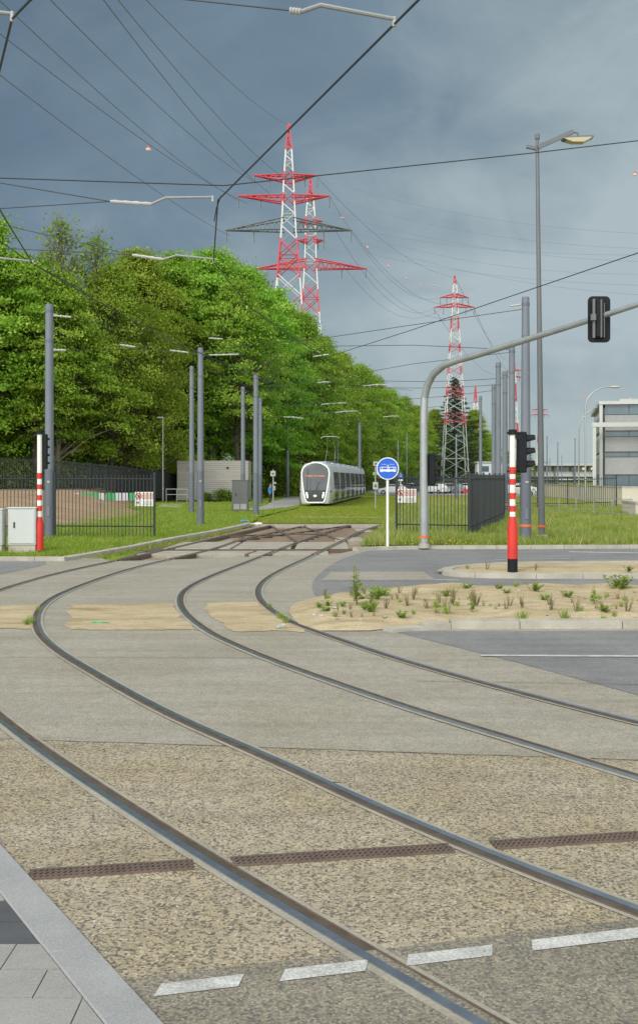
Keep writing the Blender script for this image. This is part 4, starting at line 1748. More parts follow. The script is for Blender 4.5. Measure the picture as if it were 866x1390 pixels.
    outl += left + [(-x, z) for x, z in left[::-1]]
    n_ = len(outl)
    cx, cz = 0, 1.9

    def disc_surface(m, clip=None, sc=1.0, dy=0.0, lo=None, hi=None):
        vs, fs = [], []
        rings = 7
        for r in range(rings + 1):
            f_ = r / rings * sc
            for x, z in outl:
                X, Z = cx + (x - cx) * f_, cz + (z - cz) * f_
                if lo is not None:
                    Z = max(Z, lo)
                if hi is not None:
                    Z = min(Z, hi)
                vs.append((X, yf(X, Z) + dy, Z))
        for r in range(rings):
            for k in range(n_):
                k2 = (k + 1) % n_
                fs.append((r * n_ + k, (r + 1) * n_ + k, (r + 1) * n_ + k2, r * n_ + k2))
        q = MB()
        q.add(vs, fs, m)
        return q
    mk_ = disc_surface(M['tram_dark'], sc=.99, dy=-.005).build("front_mask", t_, True, fix=False)
    disc_surface(M['windscreen'], sc=.93, dy=-.028, lo=1.28).build("windscreen", t_, True, fix=False)
    mb_ = MB()
    mb_.tube([(x, yf(x, z) - .02, z) for x, z in outl] + [(outl[0][0], yf(*outl[0]) - .02, outl[0][1])], .060, M['tram_white'], 8, False)
    mb_.build("white_rim", t_, True)
    mb_ = MB()
    rr_ = random.Random(2)
    x = -.78
    while x < .75:
        l_ = rr_.uniform(.05, .11)
        for zz in (2.36, 2.42):
            if rr_.random() < .85:
                mb_.box((x + l_ / 2, yf(x, 2.37) - .05, zz), (l_, .012, .04), M['led_orange'])
        x += l_ + .035
    mb_.build("destination_display", t_)
    for sx in (-1, 1):
        mb_ = MB()
        mb_.prism([(sx * .56, .66), (sx * .64, .66), (sx * .74, 1.08), (sx * .60, 1.12), (sx * .62, 1.02), (sx * .57, .92)], 'y', yf(.64, .9) - .045, yf(.64, .9) + .05, M['headlight'])
        mb_.build("headlight", t_)
    mb_ = MB()
    mb_.ball((0, yf(0, .82) - .02, .82), .13, M['tram_white'], 12, 8, (1.1, .3, .8))
    mb_.build("front_emblem", t_)
    mb_ = MB()
    mb_.tube([(.1, yf(0, 1.3) - .05, 1.34), (.35, yf(.35, 1.9) - .05, 1.95)], .018, M['black_plastic'], 5)
    mb_.build("wiper", t_)
    mb_ = MB()
    mb_.ball((0, yf(0, 1.9) + .10, 1.62), .13, M['skin'], 10, 8)
    # side cheeks beside the mask
    for sx in (-1, 1):
        mb2 = MB()
        mb2.bbox((sx * 1.17, .36, 1.18), (.2, .5, .09), M['black_plastic'], .02)
        mb2.build("mirror_camera", t_)
    mb_ = MB()
    yb_ = 12.5
    for sx in (-.42, .42):
        mb_.tube([(sx, yb_, Ht + .25), (sx * .9, yb_ + 1.5, Ht + 1.25), (sx * .62, yb_ + .25, Ht + 2.45)], .022, M['galv'], 6)
    mb_.tube([(-.85, yb_ + .25, Ht + 2.35), (-.6, yb_ + .25, Ht + 2.5), (.6, yb_ + .25, Ht + 2.5), (.85, yb_ + .25, Ht + 2.35)], .035, M['galv'], 6)
    mb_.box((0, yb_ + .2, Ht + .25), (1.1, .9, .12), M['tram_dark'])
    mb_.build("pantograph", t_)
    return t_


tram()

# ------------------------------------------------------------------ person
def skin_body(name, verts, edges, radii, mats_fn, mats_, parent, sub=1):
    me_ = bpy.data.meshes.new(name)
    me_.from_pydata(verts, edges, [])
    o_ = bpy.data.objects.new(name, me_)
    COL.objects.link(o_)
    sk_ = o_.modifiers.new("skin", 'SKIN')
    sk_.use_smooth_shade = True
    for i_, r in enumerate(radii):
        d_ = me_.skin_vertices[0].data[i_]
        d_.radius = (r, r) if not isinstance(r, tuple) else r
        d_.use_root = (i_ == 0)
    ss_ = o_.modifiers.new("sub", 'SUBSURF')
    ss_.levels = sub
    ss_.render_levels = sub
    dg = bpy.context.evaluated_depsgraph_get()
    me2 = bpy.data.meshes.new_from_object(o_.evaluated_get(dg))
    o_.modifiers.clear()
    o_.data = me2
    for m_ in mats_:
        me2.materials.append(m_)
    for p_ in me2.polygons:
        p_.material_index = mats_fn(p_.center)
        p_.use_smooth = True
    o_.parent = parent
    return o_


ploc = G(366.8, 684.5, .078)
pt = thing("person", "person in a bright blue jacket and dark trousers walking along the footpath", "person", ploc, RAD(-25))
# faces local +X (walking to the right)
V = [(0, 0, .94), (.01, 0, 1.12), (.02, 0, 1.30), (.03, 0, 1.43), (.05, 0, 1.52), (.06, 0, 1.60), (.075, 0, 1.70),
     (.0, -.09, .90), (.10, -.10, .52), (.03, -.10, .10), (.16, -.10, .05),
     (.0, .09, .90), (.02, .10, .50), (-.20, .10, .14), (-.11, .10, .04),
     (.03, -.17, 1.40), (-.03, -.22, 1.14), (.12, -.22, .93), (.19, -.21, .87),
     (.03, .17, 1.40), (.04, .23, 1.14), (.21, .19, 1.02), (.28, .17, .99)]
Ed = [(0, 1), (1, 2), (2, 3), (3, 4), (4, 5), (5, 6), (0, 7), (7, 8), (8, 9), (9, 10), (0, 11), (11, 12), (12, 13), (13, 14), (3, 15), (15, 16), (16, 17), (17, 18), (3, 19), (19, 20), (20, 21), (21, 22)]
Rr = [.135, .125, .15, .12, .055, .09, .075, .10, .068, .045, .035, .10, .068, .045, .035, .065, .05, .038, .03, .065, .05, .038, .03]


def pm_fn(c):
    if c.z < .13:
        return 3
    if c.z < .93 and abs(c.y) < .165 and c.x < .17 or c.z < .8:
        return 2
    if c.z > 1.49:
        return 0
    if (c.x > .14 and c.z < 1.06):
        return 0
    return 1


skin_body("body", V, Ed, Rr, pm_fn, [M['skin'], M['jacket'], M['denim'], M['shoe']], pt, 2)
mb = MB()
mb.ball((.045, 0, 1.645), .118, M['hair'], 14, 10, (.95, .88, 1.08), (0, 5))
mb.ball((-.02, 0, 1.60), .10, M['hair'], 12, 8, (.75, .9, 1.5))
mb.build("hair", pt, True)
mb = MB()
mb.ball((.155, 0, 1.60), .022, M['skin'], 8, 6, (1, .7, 1.2))
for sy in (-1, 1):
    mb.ball((.14, sy * .035, 1.635), .011, M['black_plastic'], 6, 5)
    mb.ball((.055, sy * .092, 1.61), .025, M['skin'], 6, 5, (.7, .4, 1.2))
mb.box((.148, 0, 1.555), (.012, .04, .008), M['red'])
mb.build("face", pt)

# ------------------------------------------------------------------ vegetation builders
def quads_mesh(name, C, Ax, Bx, tone, m):
    """one rhombic leaf per row: centre C, half axes Ax, Bx"""
    n_ = len(C)
    V_ = np.empty((n_, 4, 3), np.float32)
    V_[:, 0] = C - Ax
    V_[:, 1] = C - Bx + Ax * .1
    V_[:, 2] = C + Ax
    V_[:, 3] = C + Bx + Ax * .1
    me_ = bpy.data.meshes.new(name)
    me_.vertices.add(n_ * 4)
    me_.vertices.foreach_set("co", V_.reshape(-1))
    me_.loops.add(n_ * 4)
    me_.loops.foreach_set("vertex_index", np.arange(n_ * 4, dtype=np.int32))
    me_.polygons.add(n_)
    me_.polygons.foreach_set("loop_start", np.arange(0, n_ * 4, 4, dtype=np.int32))
    me_.update(calc_edges=True)
    at = me_.attributes.new("tone", 'FLOAT', 'FACE')
    at.data.foreach_set("value", tone.astype(np.float32))
    me_.materials.append(m)
    return me_


def leaf_frames(rng, n_, nrm_bias, size, aspect=.6):
    nrm = rng.normal(0, .55, (n_, 3)) + nrm_bias
    nrm /= np.linalg.norm(nrm, axis=1, keepdims=True) + 1e-9
    t_ = rng.normal(0, 1, (n_, 3))
    a = np.cross(nrm, t_)
    a /= np.linalg.norm(a, axis=1, keepdims=True) + 1e-9
    b = np.cross(nrm, a)
    s_ = size * rng.uniform(.65, 1.3, (n_, 1))
    return a * s_, b * s_ * aspect


def tree_proto(name, seed, H, R, zb, ncl, per, leaf, lm, bm_, squash=.42, bare=0.0, tw=.0, lobes=3):
    rng = np.random.default_rng(seed)
    root = bpy.data.objects.new(name, None)
    COL.objects.link(root)
    tr = MB()
    sway = rng.normal(0, .25, (6, 2))
    tp = []
    rad = []
    for i_ in range(7):
        f_ = i_ / 6
        j = min(i_, 5)
        tp.append(Vector((sway[j, 0] * f_, sway[j, 1] * f_, -.3 + f_ * H * .86)))
        rad.append(.30 * (1 - f_) ** .8 * H / 22 + .03)
    tr.tube(tp, rad, bm_, 8)

    def trunk_at(z):
        f_ = min(max((z + .3) / (H * .86), 0), .999) * 6
        i_ = int(f_)
        return tp[i_].lerp(tp[i_ + 1], f_ - i_)
    ph = rng.uniform(0, 6.28, 3)
    C, A, B, T = [], [], [], []
    for k in range(ncl):
        t_ = (k + rng.random()) / ncl
        t_ = t_ ** .85
        a = rng.uniform(0, 2 * math.pi)
        env = R * max(.12, math.sin(math.pi * min(1, t_ * .80 + .20)) ** .75)
        env *= 1 + .22 * math.sin(lobes * a + ph[0] + t_ * 4) + .13 * math.sin(2 * lobes * a + ph[1] - t_ * 9)
        rr_ = env * (rng.random() ** .45)
        if t_ > .9:
            rr_ *= .8
        z = zb + t_ * (H - zb) + rng.normal(0, .3) - .06 * rr_
        c = np.array([rr_ * math.cos(a), rr_ * math.sin(a), z])
        bt = trunk_at(max(zb * .7, z - .55 * rr_ - .6))
        c[:2] += np.array([bt.x, bt.y])
        cr = rng.uniform(.7, 1.5) * (R / 4.5) ** .5
        if rng.random() < .62 or bare > 0:
            end = Vector(c)
            midp = bt.lerp(end, .55) + Vector((0, 0, .35 * rr_ * .25))
            r0 = .035 + .012 * rr_ + (.05 if rng.random() < .2 else 0)
            tr.tube([bt, midp, end], [r0, r0 * .6, .012], bm_, 5, False)
            ntw = int(3 + tw * 10)
            for q in range(ntw):
                d_ = Vector(rng.normal(0, 1, 3)) * cr * .6
                d_.z = abs(d_.z) * (1.0 if tw > 0 else .3)
                tr.tube([midp.lerp(end, rng.uniform(.3, 1)), end + d_], [.014, .006], bm_, 3, False)
        n_ = int(per * rng.uniform(.6, 1.25) * (1 - bare * rng.random() ** .5))
        if n_ < 3:
            continue
        # spray: flattened, drooping outward
        p = rng.normal(0, .58, (n_, 3))
        p[:, 2] *= squash
        p *= cr
        out = np.array([math.cos(a), math.sin(a)])
        dist = p[:, 0] * out[0] + p[:, 1] * out[1]
        p[:, 2] -= .20 * np.maximum(dist, 0) ** 1.5
        p[:, 2] += .28 * rng.normal(0, 1) * p[:, 0] * .4
        ax, bx = leaf_frames(rng, n_, np.array([out[0] * .62, out[1] * .62, .62]), leaf)
        C.append(p + c)
        A.append(ax)
        B.append(bx)
        T.append(np.clip(rng.normal(.5 + rng.normal(0, .16), .2, n_), 0, 1))
    tr.build("trunk", root, False, fix=False)
    me_ = quads_mesh(name + "_crown", np.concatenate(C), np.concatenate(A), np.concatenate(B), np.concatenate(T), lm)
    o_ = bpy.data.objects.new("crown", me_)
    COL.objects.link(o_)
    o_.parent = root
    return root


TREES = {
    'b1': tree_proto("beech_tree", 11, 22, 5.2, 4.5, 230, 235, .135, M['leaf_beech'], M['bark'], .34),
    'b2': tree_proto("beech_tree", 12, 22, 4.6, 3.5, 210, 235, .135, M['leaf_beech'], M['bark'], .30, lobes=4),
    'b3': tree_proto("beech_tree", 13, 22, 5.6, 6.0, 240, 220, .135, M['leaf_beech'], M['bark_pale'], .30, lobes=2),
    'o1': tree_proto("oak_tree", 21, 21, 5.4, 3.2, 200, 200, .125, M['leaf_olive'], M['bark'], .45, .35, .2),
    't1': tree_proto("beech_tree", 14, 22, 4.8, 8.0, 150, 150, .135, M['leaf_beech'], M['bark'], .32, .3, .15),
    'n1': tree_proto("bare_tree", 31, 22, 4.2, 7, 90, 90, .15, M['leaf_olive'], M['bark_pale'], .6, .85, .9),
}


def fir_proto():
    rng = np.random.default_rng(41)
    root = bpy.data.objects.new("fir_tree", None)
    COL.objects.link(root)
    tr = MB()
    tr.tube([(0, 0, -.3), (0, 0, 21.5)], [.32, .03], M['bark'], 8)
    C, A, B, T = [], [], [], []
    for k in range(150):
        t_ = (k + rng.random()) / 150
        z = 2 + t_ * 19.6
        ln = 4.3 * (1 - t_) ** .8 + .25
        a = k * 2.4 + rng.normal(0, .2)
        n_ = int(40 * ln + 20)
        u_ = rng.random(n_) ** .7
        d_ = np.array([math.cos(a), math.sin(a)])
        p = np.zeros((n_, 3))
        wid = .10 + .16 * ln * (1 - u_)
        lat = rng.normal(0, 1, n_) * wid
        p[:, 0] = d_[0] * u_ * ln - d_[1] * lat
        p[:, 1] = d_[1] * u_ * ln + d_[0] * lat
        p[:, 2] = z - .30 * u_ * ln + .16 * (u_ * ln) ** 2 * .5 - .12 * np.abs(rng.normal(0, 1, n_))
        ax, bx = leaf_frames(rng, n_, np.array([0, 0, .6]), .17, .35)
        C.append(p); A.append(ax); B.append(bx)
        T.append(np.clip(rng.normal(.5, .25, n_), 0, 1))
        tr.tube([(0, 0, z), (d_[0] * ln, d_[1] * ln, z - .1 * ln)], [.04, .01], M['bark'], 4, False)
    tr.build("trunk", root, fix=False)
    o_ = bpy.data.objects.new("crown", quads_mesh("fir_crown", np.concatenate(C), np.concatenate(A), np.concatenate(B), np.concatenate(T), M['leaf_fir']))
    COL.objects.link(o_)
    o_.parent = root
    return root


TREES['fir'] = fir_proto()
PROTO_H = {'b1': 22.6, 'b2': 22.6, 'b3': 22.6, 'o1': 21.6, 't1': 22.6, 'n1': 22.8, 'fir': 21.6}
used_proto = set()
FLOOR = {}


def plant_tree(kind, px, d, top_y, label, group, wide=1.0):
    x = (px - HX) * d / F
    Ht = EYE + (HY - top_y) * d / F
    z0 = 0.0
    if ff and edge_dist is not None:
        # stand on the forest floor where it rises
        inside = False
        for i_ in range(len(ff)):
            a, b = ff[i_], ff[(i_ + 1) % len(ff)]
            if (a.y > d) != (b.y > d) and x < (b.x - a.x) * (d - a.y) / (b.y - a.y) + a.x:
                inside = not inside
        if inside:
            z0 = ff_h(x, d)
    sc = (Ht - z0) / PROTO_H[kind]
    r = TREES[kind]
    scl = (sc * wide, sc * wide, sc)
    if kind in used_proto:
        o_ = dup(r, (x, d, z0), random.uniform(0, 6.28), None, scl)
    else:
        used_proto.add(kind)
        o_ = r
        o_.location = (x, d, z0)
        o_.rotation_euler = (0, 0, random.uniform(0, 6.28))
        o_.scale = scl
    return tag(o_, label, "tree", group)


gf = "trees along the front of the forest"
front = [
    ('b2', -95, 88, 290, "bright green tree left of the picture edge, its branches reaching in at the top"),
    ('b1', -25, 90, 283, "tall fresh green tree at the left picture edge, highest crown there"),
    ('b2', 24, 102, 345, "green tree with a gap of sky beside it, near the left edge"),
    ('n1', 92, 98, 293, "thin half bare tree with pale twigs sticking out above the other crowns"),
    ('n1', 122, 101, 316, "second half bare tree with few leaves, right of the taller bare one"),
    ('b3', 78, 94, 368, "fresh green beech right behind the tall mast at the left"),
    ('o1', 152, 99, 358, "broad olive brown oak standing foremost in the left half of the forest"),
    ('o1', 203, 104, 415, "low spreading olive oak bough tree left of the thin lamp post"),
    ('b1', 185, 112, 335, "bright green tree behind the broad olive oak"),
    ('b2', 238, 116, 343, "bright green beech behind the thin pale lamp post"),
    ('b3', 288, 120, 338, "bright green beech rising behind the slatted shed"),
    ('b1', 334, 124, 360, "tall dense beech behind the airy one right of the slatted shed"),
    ('t1', 322, 115, 376, "airy beech showing its dark trunk and limbs, right of the slatted shed"),
    ('t1', 48, 93, 350, "airy beech with dark crooked limbs left of the tall mast"),
    ('b2', 372, 132, 392, "beech crown below the two red and white pylons"),
    ('b3', 408, 142, 424, "beech behind the left side of the tram"),
    ('b1', 438, 156, 455, "beech right behind the tram front"),
    ('b2', 464, 176, 478, "beech above the rear half of the tram"),
    ('o1', 488, 196, 494, "yellowish tree above the rear end of the tram"),
    ('b3', 508, 220, 510, "green tree left of the blue tram disc"),
    ('b1', 530, 240, 527, "green tree directly above the blue tram disc"),
    ('o1', 549, 262, 538, "yellow green tree left of the galvanised signal mast"),
    ('b2', 566, 285, 550, "small looking green tree behind the galvanised signal mast"),
]
for k, px, d, ty, lab in front:
    plant_tree(k, px, d, ty, lab, gf, 1.0)
plant_tree('fir', 617, 316, 511, "dark conifer rising behind the nearest single pylon", None, 1.55)
for k, px, d, ty, lab in (('b1', 590, 326, 555, "round green tree left of the dark conifer"), ('b3', 644, 330, 556, "round green tree right of the dark conifer"), ('b2', 664, 350, 588, "lower green tree right of the pylon, behind the row of masts"), ('b2', 612, 340, 590, "green tree in front of the dark conifer, behind the pylon legs"), ('b1', 712, 330, 606, "small lone green tree between the tall mast and the lamp post"), ('b1', 690, 360, 612, "small far green tree behind the row of masts")):
    plant_tree(k, px, d, ty, lab, "trees around the single pylon")
deep = "trees deep in the forest"
rr = random.Random(17)
for row, (dx, dd_, dy) in enumerate(((-8, 12, 4), (6, 24, 0))):
    for k, px, d, ty, lab in front:
        if k in ('n1', 't1') or (row == 1 and rr.random() < .25):
            continue
        if lab.startswith("low spreading"):
            continue
        plant_tree(rr.choice(['b1', 'b2', 'b3', 'b1']), px + dx + rr.uniform(-12, 12), d + dd_ + rr.uniform(-3, 3), ty + dy + rr.uniform(4, 26), "green tree deep in the forest, only its upper crown showing between the front ones", deep)
for px, d, ty in ((-150, 92, 300), (-130, 106, 300), (-60, 108, 305)):
    plant_tree('b2', px, d, ty, "green tree deep in the forest, only its upper crown showing between the front ones", deep)


def bush_proto(name, seed, lm, Hh, R, n_, leaf):
    rng = np.random.default_rng(seed)
    root = bpy.data.objects.new(name, None)
    COL.objects.link(root)
    tr = MB()
    C, A, B, T = [], [], [], []
    for k in range(16):
        a = rng.uniform(0, 6.28)
        r_ = R * rng.random() ** .6
        c = np.array([r_ * math.cos(a), r_ * math.sin(a), Hh * rng.uniform(.25, .9)])
        tr.tube([(c[0] * .2, c[1] * .2, -.05), tuple(c)], [.03, .008], M['bark'], 4, False)
        m_ = n_ // 16
        p = rng.normal(0, .33, (m_, 3)) * np.array([R, R, Hh * .6])
        p[:, 2] = np.maximum(p[:, 2], -c[2] + .05)
        ax, bx = leaf_frames(rng, m_, np.array([0, 0, .7]), leaf)
        C.append(p + c); A.append(ax); B.append(bx)
        T.append(np.clip(rng.normal(.5, .25, m_), 0, 1))
    tr.build("stems", root, fix=False)
    o_ = bpy.data.objects.new("foliage", quads_mesh(name, np.concatenate(C), np.concatenate(A), np.concatenate(B), np.concatenate(T), lm))
    COL.objects.link(o_)
    o_.parent = root
    return root


bushA = bush_proto("shrub", 51, M['leaf_bush'], 2.4, 2.0, 3200, .16)
bushB = bush_proto("shrub", 52, M['leaf_beech'], 3.0, 1.9, 3200, .16)
rr = random.Random(23)
first = {0: True, 1: True}
ub = "undergrowth shrubs along the forest edge"
for i in range(30):
    px = -60 + i * 21
    d = np.interp(px, [-60, 100, 250, 340, 440, 520, 600], [86, 96, 114, 124, 158, 225, 290]) + rr.uniform(-1, 3)
    kind = i % 3 == 0
    src = bushB if kind else bushA
    loc = ((px - HX) * d / F, d, 1.0 if px < 240 else .1)
    lab = ("fresh green young growth" if kind else "dark undergrowth shrub") + " low at the foot of the forest behind the dark fence"
    if first[int(kind)]:
        first[int(kind)] = False
        o = src
        o.location = loc
    else:
        o = dup(src, loc, rr.uniform(0, 6), None, rr.uniform(.8, 1.3))
    tag(o, lab, "shrub", ub)
o = dup(bushA, ((303 - HX) * 101.5 / F, 101.5, .07), 1.0, "small twiggy bush growing against the slatted shed, right one", .42)
o['group'] = "bushes at the shed"
o = dup(bushA, ((281 - HX) * 101.8 / F, 101.8, .07), 3.0, "small twiggy bush growing against the slatted shed, left one", .30)
o['group'] = "bushes at the shed"

# ---- grass
def in_poly(poly, x, y):
    inside = np.zeros(len(x), bool)
    n_ = len(poly)
    for i_ in range(n_):
        a, b = poly[i_], poly[(i_ + 1) % n_]
        cond = ((a.y > y) != (b.y > y))
        with np.errstate(divide='ignore', invalid='ignore'):
            xi = (b.x - a.x) * (y - a.y) / (b.y - a.y + 1e-12) + a.x
        inside ^= cond & (x < xi)
    return inside


PATH = [G(330, 694.5), G(336, 691.5), G(355, 688.7), G(365, 685.2), G(376, 680.3), G(386, 676.5), G(392, 675), G(406, 675), G(407, 687.5), G(392, 690.2), G(379, 691.4), G(357, 694.6)]


def grass(name, poly, box, n_, h, zf, m, seed, wid=.012, tuft=5, spread=.07, label=None, clump=1.0):
    rng = np.random.default_rng(seed)
    x0, x1, y0, y1 = box
    x = rng.uniform(x0, x1, n_)
    y = y0 + (y1 - y0) * rng.random(n_) ** 1.5
    k = in_poly(poly, x, y) & (np.abs(x / y) < .36) & ~in_poly(PATH, x, y)
    x, y = x[k], y[k]
    # patchy growth
    pat = np.array([mnoise.noise(Vector((a * .35, b * .35, seed))) for a, b in zip(x, y)])
    pat2 = np.array([mnoise.noise(Vector((a * 1.3, b * 1.3, seed + 5))) for a, b in zip(x, y)])
    hh = h * (1 + .55 * clump * pat + .5 * clump * pat2) * rng.uniform(.6, 1.25, len(x))
    hh = np.maximum(hh, h * .2)
    nb = len(x) * tuft
    bx = np.repeat(x, tuft) + rng.normal(0, spread, nb)
    by = np.repeat(y, tuft) + rng.normal(0, spread, nb)
    H_ = np.repeat(hh, tuft) * rng.uniform(.6, 1.1, nb)
    zz = np.array([zf(a, b) for a, b in zip(bx, by)]) if callable(zf) else np.full(nb, zf)
    a = rng.uniform(0, 6.28, nb)
    wv = wid * (.7 + np.repeat(y, tuft) / 60)
    lean = rng.normal(0, .32, (nb, 2))
    V_ = np.empty((nb, 3, 3), np.float32)
    V_[:, 0] = np.c_[bx - np.cos(a) * wv, by - np.sin(a) * wv, zz - .01]
    V_[:, 1] = np.c_[bx + np.cos(a) * wv, by + np.sin(a) * wv, zz - .01]
    V_[:, 2] = np.c_[bx + lean[:, 0] * H_, by + lean[:, 1] * H_, zz + H_]
    me_ = bpy.data.meshes.new(name)
    me_.vertices.add(nb * 3)
    me_.vertices.foreach_set("co", V_.reshape(-1))
    me_.loops.add(nb * 3)
    me_.loops.foreach_set("vertex_index", np.arange(nb * 3, dtype=np.int32))
    me_.polygons.add(nb)
    me_.polygons.foreach_set("loop_start", np.arange(0, nb * 3, 3, dtype=np.int32))
    me_.update(calc_edges=True)
    at = me_.attributes.new("tone", 'FLOAT', 'FACE')
    tn = np.clip(.5 + .5 * np.repeat(pat2, tuft) + rng.normal(0, .22, nb), 0, 1)
    at.data.foreach_set("value", tn.astype(np.float32))
    me_.materials.append(m)
    o_ = bpy.data.objects.new(name, me_)
    COL.objects.link(o_)
    o_['kind'] = 'stuff'
    if label:
        o_['label'] = label
    return o_


lawn_v = [Vector((p.x, p.y, 0)) for p in lawn_pts]
wild_v = [Vector((p.x, p.y, 0)) for p in wild_pts]
grass("lawn_grass", lawn_v, (-20, 0, 30, 100), 42000, .13, .06, M['blade'], 3, .011)
grass("wild_grass", wild_v, (.5, 40, 34, 85), 52000, .24, .075, M['blade_wild'], 4, .012, clump=1.5)
# track lawn is short mown; a few tufts along it
trk_v = [Vector((p.x, p.y, 0)) for p in [G(347, 710.8), G(524, 710.8), Vector((11.9, 140, 0)), Vector((-3.9, 140, 0)), G(398, 676.5), G(405, 690.5), G(352, 703.5)]]
grass("mown_grass", trk_v, (-4, 12, 53, 130), 30000, .06, .01, M['blade'], 6, .012, clump=.5)
edge_v = [Vector((p.x, p.y, 0)) for p in [G(92, 761.5), G(173, 747.5), G(242, 733), G(300, 723), G(338, 714.5), G(318, 722), G(255, 735), G(200, 746), G(150, 757)]]
grass("kerbside_grass", edge_v, (-8, -2, 29, 53), 5000, .10, -.02, M['blade'], 9, .01)

# dandelions on the right verge: yellow heads in the grass
rng = np.random.default_rng(8)
mbd = MB()
for cx_, cy_, n_, sp in ((565, 741, 26, 16), (640, 739, 30, 26), (612, 741, 16, 14), (760, 737, 12, 30), (330, 706, 0, 1)):
    for k in range(n_):
        p = G(cx_ + rng.normal(0, sp), min(743, cy_ + rng.normal(0, 3)), .085)
        mbd.ball((p.x, p.y, .085 + rng.uniform(.10, .24)), .022, M['yellow'], 6, 4, (1, 1, .5))
o = mbd.build("dandelion_flowers", fix=False)
o['kind'] = 'stuff'
o['label'] = "yellow dandelion heads scattered in the verge grass"

# ---- weeds on the sand island
def weed_proto(name, kind, seed):
    rng = np.random.default_rng(seed)
    root = bpy.data.objects.new(name, None)
    COL.objects.link(root)
    st = MB()
    C, A, B, T = [], [], [], []
    lm = M['leaf_weed']
    if kind == 'stalk':
        ns, hh = 2, .85
    elif kind == 'bush':
        ns, hh = 13, .34
    elif kind == 'dry':
        ns, hh = 9, .42
        lm = M['leaf_dry']
    else:
        ns, hh = 0, .28
    for k in range(ns):
        a = rng.uniform(0, 6.28)
        sp = {'stalk': .06, 'bush': .38, 'dry': .22}[kind] * rng.random() ** .5
        top = Vector((math.cos(a) * sp, math.sin(a) * sp, hh * rng.uniform(.65, 1.05)))
        bs = Vector((top.x * .25, top.y * .25, -.02))
        mid_ = bs.lerp(top, .5) + Vector((rng.normal(0, .02), rng.normal(0, .02), .02))
        st.tube([bs, mid_, top], [.007, .006, .003], lm if kind == 'dry' else M['leaf_weed'], 4, False)
        nl = {'stalk': 44, 'bush': 30, 'dry': 10}[kind]
        for q in range(nl):
            f_ = rng.uniform(.12, 1.0)
            b = bs.lerp(top, f_)
            ll = {'stalk': .075 * (1.25 - f_), 'bush': .05, 'dry': .025}[kind]
            an = rng.uniform(0, 6.28)
            d_ = np.array([math.cos(an), math.sin(an), rng.uniform(.0, .7)])
            nrm = np.array([0, 0, 1.0]) + rng.normal(0, .3, 3)
            w_ = np.cross(d_, nrm)
            w_ /= np.linalg.norm(w_) + 1e-9
            C.append(np.array(b) + d_ * ll)
            A.append(d_ * ll)
            B.append(w_ * ll * .42)
            T.append(np.clip(rng.normal(.5, .25), 0, 1))
    if kind == 'tuft':
        for q in range(60):
            an = rng.uniform(0, 6.28)
            ln = hh * rng.uniform(.4, 1.0)
            tilt = rng.uniform(.05, .75)
            d_ = np.array([math.cos(an) * tilt, math.sin(an) * tilt, 1.0])
            d_ /= np.linalg.norm(d_)
            w_ = np.array([-math.sin(an), math.cos(an), 0])
            b = np.array([math.cos(an) * .06 * rng.random(), math.sin(an) * .06 * rng.random(), -.01])
            C.append(b + d_ * ln / 2)
            A.append(d_ * ln / 2)
            B.append(w_ * .006)
            T.append(np.clip(rng.normal(.55, .25), 0, 1))
        st.tube([(0, 0, -.03), (0, 0, .03)], [.03, .02], M['leaf_dry'], 6)
    st.build("stem", root, fix=False)
    o_ = bpy.data.objects.new("leaves", quads_mesh(name, np.array(C), np.array(A), np.array(B), np.array(T), lm))
    COL.objects.link(o_)
    o_.parent = root
    return root


